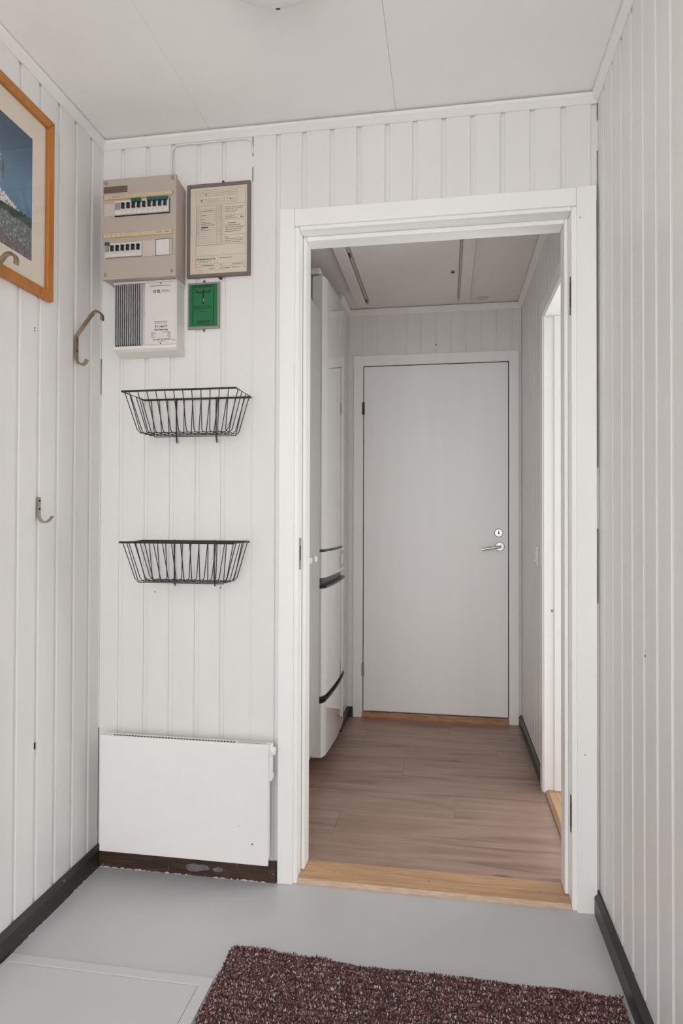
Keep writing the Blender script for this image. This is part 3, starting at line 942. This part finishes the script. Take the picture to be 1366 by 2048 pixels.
MB().lathe([(0.0025, yy - 0.0002), (0.0025, yy)], (px0 + 0.135 * PW, 0, pz1 - 0.826 * PH), 'y', 18).build('emblem_centre', 'paper', pp)
wd(0.165, 0.465, 0.828, 0.0024, bold, gap=0.0008, wmin=0.005, wmax=0.012)
wd(0.165, 0.39, 0.850, 0.0014); wd(0.165, 0.32, 0.866, 0.0014)
wd(0.52, 0.73, 0.822, 0.0020); wd(0.52, 0.58, 0.902, 0.0020); wd(0.74, 0.92, 0.900, 0.0018)
wd(0.20, 0.42, 0.901, 0.0024); wd(0.33, 0.42, 0.940, 0.0022); wd(0.52, 0.70, 0.938, 0.0024); wd(0.74, 0.86, 0.936, 0.0026); wd(0.94, 0.96, 0.936, 0.0026)
wd(0.12, 0.22, 0.972, 0.0012); wd(0.55, 0.60, 0.770, 0.0012)
thin.build('printed_table', 'inkgrey', pp, kind='stuff')
bold.build('printed_bold', 'ink', pp, kind='stuff')

# ------------------------------------------------------------------ green notice
gs = empty('green_notice', (0.363, 0, 1.7625), label='small green notice plate with a black T symbol in grey frame', category='sign')
GX0, GX1, GZ0, GZ1 = 0.3075, 0.4180, 1.7630, 1.9150
box('frame_plate', 'greyframe', gs, GX0, GX1, -0.008, -0.0004, GZ0, GZ1, 0.003)
gx0, gx1, gz0, gz1 = GX0 + 0.0065, GX1 - 0.0080, GZ0 + 0.0075, GZ1 - 0.0070
gp = box('green_plate', 'green', gs, gx0, gx1, -0.0090, -0.0081, gz0, gz1)
GW, GH = gx1 - gx0, gz1 - gz0
gy = -0.0094
mb = MB()


def gr(u0, u1, v0, v1):
    mb.box(gx0 + u0 * GW, gx0 + u1 * GW, gy, gy + 0.0003, gz1 - v1 * GH, gz1 - v0 * GH)


gr(0.12, 0.145, 0.02, 0.965); gr(0.855, 0.88, 0.02, 0.965); gr(0.145, 0.855, 0.02, 0.035); gr(0.145, 0.855, 0.953, 0.965)
gr(0.25, 0.76, 0.175, 0.205); gr(0.25, 0.295, 0.125, 0.175); gr(0.715, 0.76, 0.125, 0.175)
gr(0.475, 0.535, 0.125, 0.175); gr(0.475, 0.535, 0.205, 0.475)
for v, a, b, h in ((0.062, 0.18, 0.82, 0.0040), (0.515, 0.17, 0.82, 0.0016), (0.545, 0.17, 0.82, 0.0016), (0.575, 0.17, 0.82, 0.0016), (0.605, 0.17, 0.28, 0.0016),
                   (0.645, 0.36, 0.66, 0.0020)):
    words(mb, gx0 + a * GW, gx0 + b * GW, gz1 - v * GH, h, gy, gap=0.0010, wmin=0.003, wmax=0.008)
gr(0.28, 0.75, 0.855, 0.865); gr(0.28, 0.75, 0.925, 0.935); gr(0.28, 0.295, 0.865, 0.925); gr(0.735, 0.75, 0.865, 0.925)
words(mb, gx0 + 0.32 * GW, gx0 + 0.71 * GW, gz1 - 0.895 * GH, 0.0032, gy, gap=0.0010, wmin=0.004, wmax=0.009)
mb.build('printed_symbol', 'inkgreen', gp, kind='stuff')
MB().box(gx0 + 0.510 * GW, gx0 + 0.525 * GW, gy - 0.0006, gy - 0.0002, gz1 - 0.41 * GH, gz1 - 0.34 * GH).build('scratch', 'relaylabel', gp)
for z in (GZ1 + 0.0045, GZ0 - 0.0035):
    s_ = MB().lathe([(0.0042, -0.0004), (0.0042, -0.0035), (0, -0.0045)], (0.3625, 0, z), 'y', 16).build('screw', 'hinge', gs)
    MB().lathe([(0.0018, -0.0046), (0, -0.0050)], (0.3625, 0, z), 'y', 10).build('screw_head', 'alu', s_)

# cable along the moulding
cb = MB().tube([(0.2484, -0.006, 2.2265), (0.2484, -0.006, 2.335), (0.2500, -0.006, 2.3560), (0.2560, -0.006, 2.3665), (0.2680, -0.007, 2.3720), (0.300, -0.007, 2.3735),
                (0.347, -0.007, 2.3715), (0.400, -0.007, 2.3735), (0.4826, -0.007, 2.3730), (0.5080, -0.007, 2.3710), (0.5190, -0.006, 2.3630), (0.5235, -0.003, 2.3480), (0.5240, 0.004, 2.330)],
               0.0028, 8).build('cable', 'cable', None, smooth=True)
cb['label'] = 'thin white cable from the breaker panel up along the moulding'
cb['category'] = 'cable'


# ------------------------------------------------------------------ wire baskets
def make_basket(loc):
    root = empty('wire_basket', loc, group='black wire baskets hung on the board wall')
    X, Y, Z = loc
    bx0, bx1, y0, y1, zr = X - 0.183, X + 0.183, -0.153, -0.004, Z          # rim
    cx0, cx1, d0, d1, zb = X - 0.146, X + 0.146, -0.118, -0.020, Z - 0.122  # floor
    R_, r_ = 0.0031, 0.0014
    MB().tube([(bx0, y0, zr), (bx1, y0, zr), (bx1, y1, zr), (bx0, y1, zr)], R_, 8, closed=True).build('rim', 'bwire', root)

    def lerp(a, b, t):
        return a + (b - a) * t
    for k in range(12):
        t = (k + 0.8) / 12.6
        xt = lerp(bx0, bx1, t)
        xb = lerp(cx0, cx1, (k + 0.3) / 11.6)
        MB().tube([(xt, y0, zr), (lerp(xt, xb, 0.94), lerp(y0, d0, 0.94), lerp(zr, zb, 0.94)), (xb, d0 + 0.005, zb), (xb, d1 - 0.005, zb),
                   (lerp(xt, xb, 0.94), lerp(y1, d1, 0.94), lerp(zr, zb, 0.94)), (xt, y1, zr)], r_, 6).build('wire', 'bwire', root)
    for k in range(4):
        t = (k + 0.5) / 4
        yt, yb = lerp(y0, y1, t), lerp(d0, d1, k / 3)
        MB().tube([(bx0, yt, zr), (lerp(bx0, cx0, 0.93), lerp(yt, yb, 0.93), lerp(zr, zb, 0.93)), (cx0 + 0.008, yb, zb - 0.0028), (cx1 - 0.008, yb, zb - 0.0028),
                   (lerp(bx1, cx1, 0.93), lerp(yt, yb, 0.93), lerp(zr, zb, 0.93)), (bx1, yt, zr)], r_, 6).build('wire', 'bwire', root)
    for dx in (-0.070, 0.066):
        x = X + dx
        MB().tube([(x, y1 + 0.0005, zr + 0.004), (x, y1 - 0.002, zr - 0.06), (x + 0.001, -0.006, zr - 0.128), (x + 0.003, -0.0075, zr - 0.139), (x + 0.006, -0.012, zr - 0.1435),
                   (x + 0.007, -0.017, zr - 0.139), (x + 0.006, -0.018, zr - 0.133)], 0.0021, 8).build('hanging_hook', 'bwire', root)
    return root


k1 = make_basket((0.3405, 0.0, 1.5365))
k1['label'] = 'upper black wire basket, under the relay box'
k1['category'] = 'basket'
k2 = copy_tree(k1)
k2.location = (0.3365, 0.0, 1.0725)
k2['label'] = 'lower black wire basket, above the panel heater'

# ------------------------------------------------------------------ panel heater
ph = empty('panel_heater', (0.324, 0, 0.079), label='white electric panel heater low on the board wall', category='heater')
hx0, hx1, hz0, hz1 = 0.0450, 0.6040, 0.0800, 0.4500
box('front_panel', 'heater', ph, hx0, hx1, -0.070, -0.060, hz0, hz1, 0.003)
box('body', 'heater', ph, hx0 + 0.006, hx1 - 0.004, -0.0598, -0.028, hz0 + 0.012, hz1 - 0.004, 0.002)
box('wall_bracket', 'hingegrey', ph, 0.12, 0.53, -0.0278, -0.0006, 0.14, 0.40)
mb = MB()
for k in range(40):
    x = 0.082 + k * 0.0103
    mb.box(x, x + 0.0068, -0.0540, -0.0440, hz1 - 0.0042, hz1 - 0.0034)
mb.build('vent_slots', 'dark', ph, kind='stuff')
MB().box(0.500, 0.592, -0.0540, -0.0360, hz1 - 0.0040, hz1 - 0.0034).build('warning_label', 'relaylabel', ph)
mb = MB()
random.seed(3)
for k in range(3):
    words(mb, 0.503 + 0.004 * k, 0.575, 0, 0.002, 0)
mb = MB()
for k in range(9):
    mb.box(0.504 + k * 0.0085, 0.510 + k * 0.0085, -0.0500, -0.0470, hz1 - 0.0034, hz1 - 0.0031)
mb.build('printed_warning', 'inkgrey', ph, kind='stuff')
MB().box(hx1 - 0.004, hx1 + 0.006, -0.058, -0.032, 0.335, 0.446).build('control_cover', 'heater', ph, 0.002)
kn = MB().lathe([(0.0125, hx1 + 0.0062), (0.0125, hx1 + 0.014), (0.0110, hx1 + 0.0155), (0, hx1 + 0.0155)], (0, -0.045, 0.4255), 'x', 24).build('thermostat_knob', 'heater', ph, smooth='auto')
box('knob_ridge', 'heater', kn, hx1 + 0.0155, hx1 + 0.0168, -0.0465, -0.0435, 0.416, 0.435)
box('rocker_switch', 'heater', ph, hx1 + 0.0062, hx1 + 0.0095, -0.050, -0.040, 0.342, 0.358, 0.001)
MB().lathe([(0.0026, -0.0700), (0.0026, -0.0705), (0, -0.0706)], (0.5545, 0, 0.1445), 'y', 10).build('paint_chip', 'ink', ph)
MB().lathe([(0.0012, -0.0700), (0.0012, -0.0705), (0, -0.0706)], (0.5120, 0, 0.197), 'y', 8).build('paint_chip', 'inkgrey', ph)

# ------------------------------------------------------------------ coat hooks on the left wall
def smooth_path(ctrl, n=6):
    out = []
    P = [Vector(c) for c in ctrl]
    for i in range(len(P) - 1):
        p0, p1, p2, p3 = P[max(i - 1, 0)], P[i], P[i + 1], P[min(i + 2, len(P) - 1)]
        for j in range(n):
            t = j / n
            out.append(0.5 * ((2 * p1) + (p2 - p0) * t + (2 * p0 - 5 * p1 + 4 * p2 - p3) * t * t + (-p0 + 3 * p1 - 3 * p2 + p3) * t ** 3))
    out.append(P[-1])
    return [(q.x, q.y) for q in out]


def make_coat_hook(y, dz):
    root = empty('coat_hook', (0.0, y, 1.62 + dz), group='brass double coat hooks on the left wall')
    path = smooth_path([(0.0395, 1.6405), (0.0330, 1.6290), (0.0215, 1.6250), (0.0095, 1.6310), (0.0042, 1.6420), (0.0030, 1.6600)], 5)[:-1]
    path += [(0.0030, 1.660), (0.0030, 1.712)]
    path += smooth_path([(0.0050, 1.7170), (0.0180, 1.7340), (0.0520, 1.7770), (0.0640, 1.7865), (0.0770, 1.7870), (0.0865, 1.7790), (0.0895, 1.7680), (0.0880, 1.7590)], 6)
    path = [(a, b + dz) for a, b in path]
    MB().ribbon(path, y - 0.0078, y + 0.0078, 0.0054).build('hook_bar', 'hook', root, 0.0009, seg=1)
    for z in (1.700, 1.668):
        MB().lathe([(0.0035, 0.0054), (0.0035, 0.0064), (0, 0.0068)], (0, y, z + dz), 'x', 14).build('screw', 'hinge', root)
    return root


h1 = make_coat_hook(-0.150, 0.0)
h1['label'] = 'brass double coat hook near the corner, right of the picture'
h1['category'] = 'coat hook'
h2 = copy_tree(h1)
h2.location = (0.0, -0.553, 1.62 + 0.016)
h2['label'] = 'brass double coat hook in front of the picture\'s lower edge'
h3 = empty('wall_hook', (0.0, -0.330, 1.13), label='small single nickel hook low on the left wall', category='hook')
path = [(0.0028, 1.206), (0.0028, 1.160)] + smooth_path([(0.0030, 1.153), (0.0075, 1.1415), (0.0185, 1.1345), (0.0310, 1.1370), (0.0395, 1.1445), (0.0450, 1.1520)], 6)
MB().ribbon(path, -0.3365, -0.3235, 0.0042).build('hook_bar', 'hooknickel', h3, 0.0009, seg=1)
for z in (1.195, 1.172):
    MB().lathe([(0.0032, 0.0048), (0.0032, 0.0060), (0, 0.0062)], (0, -0.330, z), 'x', 14).build('screw', 'dark', h3)

# ------------------------------------------------------------------ framed picture on the left wall
pc = empty('framed_picture', (0.0, -0.495, 1.770), label='honey wood framed mountain photograph on the left wall', category='picture')
qy0, qy1, qz0, qz1, fw_ = -0.700, -0.2945, 1.770, 2.291, 0.0275
fx = 0.020


def mitred(pts):
    return MB().prism(pts, 'x', 0.002, fx)


iy0, iy1, iz0, iz1 = qy0 + fw_, qy1 - fw_, qz0 + fw_, qz1 - fw_
for pts in ([(qy0, qz0), (qy1, qz0), (iy1, iz0), (iy0, iz0)], [(qy1, qz0), (qy1, qz1), (iy1, iz1), (iy1, iz0)],
            [(qy1, qz1), (qy0, qz1), (iy0, iz1), (iy1, iz1)], [(qy0, qz1), (qy0, qz0), (iy0, iz0), (iy0, iz1)]):
    mitred(pts).build('frame_bar', 'frame', pc, 0.002)
box('mount_board', 'mount', pc, 0.004, 0.009, iy0, iy1, iz0, iz1)
ay0, ay1, az0, az1 = -0.618, -0.3815, 1.8565, 2.1965
from mathutils import noise as mn


def sm(a, b, t):
    t = max(0, min(1, (t - a) / (b - a)))
    return t * t * (3 - 2 * t)


def mixc(a, b, t):
    return tuple(x + (y - x) * t for x, y in zip(a, b))


def print_col(y, z):
    u = (y + 0.525) / 0.1435            # 0 at the photo's edge, 1 at the print's right edge
    v = (z - az0) / (az1 - az0)
    n1 = mn.noise(Vector((u * 6, v * 14, 1.3)))
    n2 = mn.noise(Vector((u * 22, v * 40, 4.1)))
    n3 = mn.noise(Vector((u * 60, v * 95, 2.0)))
    sky = mixc((0.10, 0.21, 0.33), (0.035, 0.075, 0.13), sm(0.45, 1.0, v))
    sky = mixc(sky, (0.20, 0.33, 0.42), 0.4 * sm(0.0, 0.5, n1) * sm(0.75, 0.5, v))
    c = sky
    ridge = 0.425 - 0.14 * u + 0.02 * n2 - 0.02 * sm(0.6, 1.0, u)
    if v < ridge:
        s = sm(-0.25, 0.25, n2 + 0.5 * n3 + 0.25 - 1.2 * (ridge - v))
        c = mixc((0.16, 0.15, 0.15), (0.72, 0.70, 0.66), s)
        if u > 0.7:
            c = mixc(c, (0.10, 0.15, 0.18), sm(0.7, 0.95, u))
    tree = 0.315 + 0.02 * n2 + 0.03 * u
    if v < tree:
        c = mixc((0.018, 0.035, 0.038), (0.07, 0.10, 0.10), sm(-0.2, 0.5, n3))
    shore = 0.262 + 0.012 * n1
    if v < shore:
        c = mixc((0.10, 0.12, 0.12), (0.22, 0.24, 0.25), sm(-0.4, 0.5, n2 + 0.4 * n3))
        if n3 + 0.7 * n2 > 0.62 and v < 0.23:
            c = (0.70, 0.70, 0.68)
        if v < 0.08 + 0.03 * n1:
            c = mixc(c, (0.13, 0.10, 0.10), 0.6)
    edge = 0.12 + 0.015 * n2 - 0.10 * abs(v - 0.66) / 0.2
    if u < edge and v > 0.46:
        c = mixc((0.20, 0.15, 0.12), (0.52, 0.46, 0.40), sm(-0.3, 0.4, n2 + n3 + 2.5 * (edge - u)))
    if abs(u - 0.18) < 0.035 and 0.545 < v < 0.615 + 0.03 * n3:
        c = (0.16, 0.12, 0.09)
    if abs(u - 0.17) < 0.008 and 0.49 < v < 0.64:
        c = (0.05, 0.05, 0.05)
    if u < 0.17 and abs(v - 0.558) < 0.006:
        c = (0.12, 0.10, 0.08)
    return c


NY, NZ = 150, 216
vv, ff, cc = [], [], []
for j in range(NZ + 1):
    for i in range(NY + 1):
        y = ay0 + (ay1 - ay0) * i / NY
        z = az0 + (az1 - az0) * j / NZ
        vv.append((0.0095, y, z))
        cc.append(print_col(y, z))
for j in range(NZ):
    for i in range(NY):
        a = j * (NY + 1) + i
        ff.append((a, a + 1, a + NY + 2, a + NY + 1))
pm = bpy.data.meshes.new('print')
pm.from_pydata([Vector(p) - pc.location for p in vv], [], ff)
at = pm.color_attributes.new('Col', 'FLOAT_COLOR', 'POINT')
at.data.foreach_set('color', [q for c in cc for q in (*c, 1.0)])
pm.materials.append(M['print'])
po = bpy.data.objects.new('print', pm)
COL.objects.link(po)
po.parent = pc
po['label'] = 'print of a snowy mountain under a blue sky'
box('glass_pane', 'pane', pc, 0.0125, 0.0140, iy0, iy1, iz0, iz1)

# ------------------------------------------------------------------ ceiling lamp
cl_ = empty('ceiling_lamp', (0.757, -0.658, 2.30), label='round white glass dome lamp on the ceiling', category='lamp')
lc = (0.757, -0.658, 0)
MB().lathe([(0.122, ZC - 0.0005), (0.122, ZC - 0.022), (0.112, ZC - 0.024), (0.0, ZC - 0.024)], lc, 'z', 48).build('base_plate', 'trim', cl_, smooth='auto')
prof = [(0.136, ZC - 0.025)] + [(0.136 * math.cos(a), ZC - 0.036 - 0.062 * math.sin(a)) for a in [math.radians(d) for d in range(0, 90, 8)]] + [(0, ZC - 0.098)]
MB().lathe(prof, lc, 'z', 56).build('glass_dome', 'opal', cl_, smooth='auto')
box('dome_clip', 'hinge', cl_, 0.742, 0.752, -0.5225, -0.5165, ZC - 0.052, ZC - 0.026, 0.001)

# ------------------------------------------------------------------ trapdoor in the floor
th = empty('floor_trapdoor', (0.29, -0.80, 0.0), label='grey painted trapdoor let into the floor', category='trapdoor')
box('lid', 'hatch', th, 0.0358, 0.5438, -1.1018, -0.4818, 0.0002, 0.0024, 0.0006)
box('frame_strip', 'hatch', th, 0.0200, 0.5760, -0.4810, -0.4520, 0.0002, 0.0052, 0.0010)
box('frame_strip', 'hatch', th, 0.5460, 0.5760, -1.13, -0.4812, 0.0002, 0.0052, 0.0010)
box('frame_strip', 'hatch', th, 0.0200, 0.0350, -1.13, -0.4812, 0.0002, 0.0052, 0.0010)
box('frame_strip', 'hatch', th, 0.0352, 0.5458, -1.13, -1.1020, 0.0002, 0.0052, 0.0010)

# ------------------------------------------------------------------ carpet mat
random.seed(21)
cm = empty('carpet_mat', (1.07, -0.85, 0.0), label='ribbed dark red and grey mottled carpet mat on the floor', category='mat')
MX0, MX1, MY1, MY0 = 0.582, 1.556, -0.336, -1.35


def mat_edge(x):
    s = (x - MX0) / (MX1 - MX0)
    return MY1 - 0.020 * s + 0.006 * math.sin(9.0 * s + 0.6) * (1 - 0.3 * s) + 0.003 * math.sin(31 * s) + 0.0015 * math.sin(83 * s)


def mat_z(x, y):
    e = max(0, 1 - (mat_edge(x) - y) / 0.05)
    return 0.0012 + 0.004 * e * max(0, math.sin(14 * (x - MX0) + 0.4))


nx, ny = 90, 40
vv, ff = [], []
for lay in (0, 1):
    for j in range(ny + 1):
        for i in range(nx + 1):
            x = MX0 + (MX1 - MX0) * i / nx
            y = mat_edge(x) + (MY0 - mat_edge(x)) * j / ny
            z = 0.0004 if lay == 0 else mat_z(x, y) + 0.0035
            vv.append((x, y, z))
n_ = (nx + 1) * (ny + 1)
for j in range(ny):
    for i in range(nx):
        a = j * (nx + 1) + i
        q = (a, a + 1, a + nx + 2, a + nx + 1)
        ff += [q, tuple(i_ + n_ for i_ in q[::-1])]
ring = [i for i in range(nx + 1)] + [j * (nx + 1) + nx for j in range(1, ny + 1)] + [ny * (nx + 1) + i for i in range(nx - 1, -1, -1)] + [j * (nx + 1) for j in range(ny - 1, 0, -1)]
for a, b in zip(ring, ring[1:] + ring[:1]):
    ff.append((a, a + n_, b + n_, b))
MB().add(vv, ff).build('backing', 'matbase', cm)
PAL = [((0.07, 0.036, 0.037), 22), ((0.16, 0.066, 0.066), 26), ((0.26, 0.125, 0.12), 21), ((0.35, 0.20, 0.185), 13), ((0.50, 0.42, 0.41), 9), ((0.62, 0.58, 0.56), 3), ((0.14, 0.13, 0.145), 8)]
pal = [c for c, w in PAL for _ in range(w)]
vv, ff, cc = [], [], []
ST = 0.0043
oy = cm.location
j = 0
y = MY1 + 0.004
while y > MY0:
    rib = 0.5 + 0.5 * math.cos(2 * math.pi * (y - MY1) / 0.0208)
    x = MX0 + (ST * 0.5 if j % 2 else 0)
    while x < MX1:
        xx, yy_ = x + random.uniform(-1, 1) * 0.0016, y + random.uniform(-1, 1) * 0.0014
        if yy_ < mat_edge(xx):
            zb = mat_z(xx, yy_) + 0.0028
            h = (0.0015 + 0.0050 * rib) * random.uniform(0.75, 1.25)
            r = random.uniform(0.0016, 0.0026)
            a0 = random.uniform(0, 6.28)
            lx, ly = random.uniform(-1, 1) * 0.002, random.uniform(-1, 1) * 0.002
            b = len(vv)
            col = random.choice(pal)
            k_ = random.uniform(0.8, 1.2)
            col = tuple(q * k_ for q in col)
            for q in range(4):
                a = a0 + q * 1.5708
                vv.append((xx + r * math.cos(a) - oy.x, yy_ + r * math.sin(a) - oy.y, zb - oy.z))
            for q in range(4):
                a = a0 + q * 1.5708 + 0.5
                vv.append((xx + lx + r * 0.8 * math.cos(a) - oy.x, yy_ + ly + r * 0.8 * math.sin(a) - oy.y, zb + h * 0.7 - oy.z))
            vv.append((xx + lx * 1.3 - oy.x, yy_ + ly * 1.3 - oy.y, zb + h - oy.z))
            cc += [col] * 9
            for q in range(4):
                ff.append((b + q, b + (q + 1) % 4, b + 4 + (q + 1) % 4, b + 4 + q))
                ff.append((b + 4 + q, b + 4 + (q + 1) % 4, b + 8))
        x += ST
    y -= ST * 0.86
    j += 1
pm = bpy.data.meshes.new('pile')
pm.from_pydata(vv, [], ff)
at = pm.color_attributes.new('Col', 'FLOAT_COLOR', 'POINT')
at.data.foreach_set('color', [q for c in cc for q in (*c, 1.0)])
pm.materials.append(M['pile'])
po = bpy.data.objects.new('pile', pm)
COL.objects.link(po)
po.parent = cm
po['kind'] = 'stuff'

# ------------------------------------------------------------------ attic hatch in the hall ceiling
ah = empty('attic_hatch', (0.955, 1.15, HC), label='attic hatch in the hall ceiling between two long battens', category='hatch')
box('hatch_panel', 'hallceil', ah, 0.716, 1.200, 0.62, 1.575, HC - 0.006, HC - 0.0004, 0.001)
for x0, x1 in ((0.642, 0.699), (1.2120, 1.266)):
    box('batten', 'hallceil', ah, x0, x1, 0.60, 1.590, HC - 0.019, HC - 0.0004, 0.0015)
box('hinge_rail', 'rail', ah, 0.7030, 0.7125, 0.62, 1.555, HC - 0.014, HC - 0.0004)
for y in (0.86, 1.48):
    box('hinge_pin', 'hinge', ah, 0.7045, 0.7110, y, y + 0.05, HC - 0.018, HC - 0.0141)
box('hinge_rail', 'rail', ah, 1.2030, 1.2105, 0.62, 1.560, HC - 0.014, HC - 0.0004)
lt = box('latch_plate', 'hingegrey', ah, 1.161, 1.181, 1.160, 1.192, HC - 0.0095, HC - 0.0061, 0.0006)
box('latch_hole', 'dark', lt, 1.166, 1.176, 1.168, 1.184, HC - 0.0101, HC - 0.0096)

# ------------------------------------------------------------------ light switch in the hall
ls = empty('light_switch', (HX, 1.065, 0.93), label='small white light switch on the right hall wall', category='switch')
box('switch_plate', 'switch', ls, HX - 0.010, HX - 0.0003, 1.030, 1.100, 0.938, 1.026, 0.0015)
box('rocker', 'switch', ls, HX - 0.0150, HX - 0.0101, 1.045, 1.085, 0.955, 1.009, 0.001)
box('screw', 'hinge', ls, HX - 0.0112, HX - 0.0101, 1.062, 1.068, 0.943, 0.949)

# ------------------------------------------------------------------ fridge freezer
FY0, FY1 = 0.805, 1.392
fr = empty('fridge_freezer', (0.30, 1.10, HZ), label='tall glossy white fridge freezer with bowed doors in the hall', category='fridge')
box('cabinet_body', 'fridge', fr, -0.02, 0.545, FY0, FY1, 0.075, 2.238, 0.006)
box('top_cap', 'fridge', fr, -0.02, 0.588, FY0, FY1, 2.2385, 2.268, 0.008)
for y in (FY0 + 0.06, FY1 - 0.06):
    MB().lathe([(0.022, HZ), (0.022, 0.0748)], (0.49, y, 0), 'z', 18).build('foot', 'black', fr)


def bow(x, inset=0.0, bulge=0.012, n=18):
    y0, y1 = FY0 + 0.002 + inset, FY1 - 0.002 - inset
    pr = [(0.552, y0), (0.552, y1)]
    for k in range(n + 1):
        t = 1 - 2 * k / n
        pr.append((x + bulge * (1 - t * t) - 0.010 * max(0, abs(t) - 0.93) / 0.07, y0 + (y1 - y0) * (t + 1) / 2))
    return pr


def fdoor(name, z0, z1, mat='fridge', x=0.606, inset=0.0):
    return MB().prism(bow(x, inset), 'z', z0, z1).build(name, mat, fr, smooth='auto')


fdoor('upper_door', 1.012, 2.230)
cp = fdoor('control_panel', 0.885, 1.000)
fdoor('middle_door', 0.362, 0.838)
fdoor('lower_drawer', 0.092, 0.330)
fdoor('door_gap_strip', 1.001, 1.011, 'black', 0.596)
fdoor('upper_handle_recess', 0.839, 0.884, 'black', 0.588)
fdoor('lower_handle_recess', 0.331, 0.361, 'black', 0.593)
MB().prism(bow(0.611), 'z', 0.8385, 0.8480).build('grip_strip', 'black', fr)
MB().prism(bow(0.609), 'z', 0.3345, 0.3430).build('grip_strip', 'black', fr)
box('gasket', 'gasket', fr, 0.5455, 0.5515, FY0 + 0.006, FY1 - 0.006, 0.10, 2.225)
dp = box('display', 'fridgegrey', cp, 0.606, 0.6185, 1.150, 1.275, 0.903, 0.988)
box('dial', 'fridge', dp, 0.6187, 0.6220, 1.185, 1.235, 0.920, 0.972, 0.002)

# ------------------------------------------------------------------ tall cabinet
CX = 0.590
tc = empty('tall_cabinet', (0.27, 0.46, HZ), label='tall flat white cabinet with round knob beside the fridge', category='cabinet')
box('cabinet_body', 'cab', tc, -0.04, CX - 0.020, 0.118, 0.798, 0.165, 2.060, 0.001)
box('plinth', 'cab', tc, 0.0, 0.530, 0.130, 0.790, HZ, 0.1645)
for y0, y1, yk in ((0.119, 0.5375, 0.50), (0.5405, 0.797, 0.600)):
    d = box('cabinet_door', 'cab', tc, CX - 0.0195, CX, y0, y1, 0.167, 2.058, 0.0012)
    MB().lathe([(0.0075, 0.0), (0.0060, 0.008), (0.0125, 0.016), (0.0135, 0.022), (0.0090, 0.028), (0, 0.029)], (CX, yk, 0.982), 'x', 20).build('knob', 'trim', d, smooth='auto')
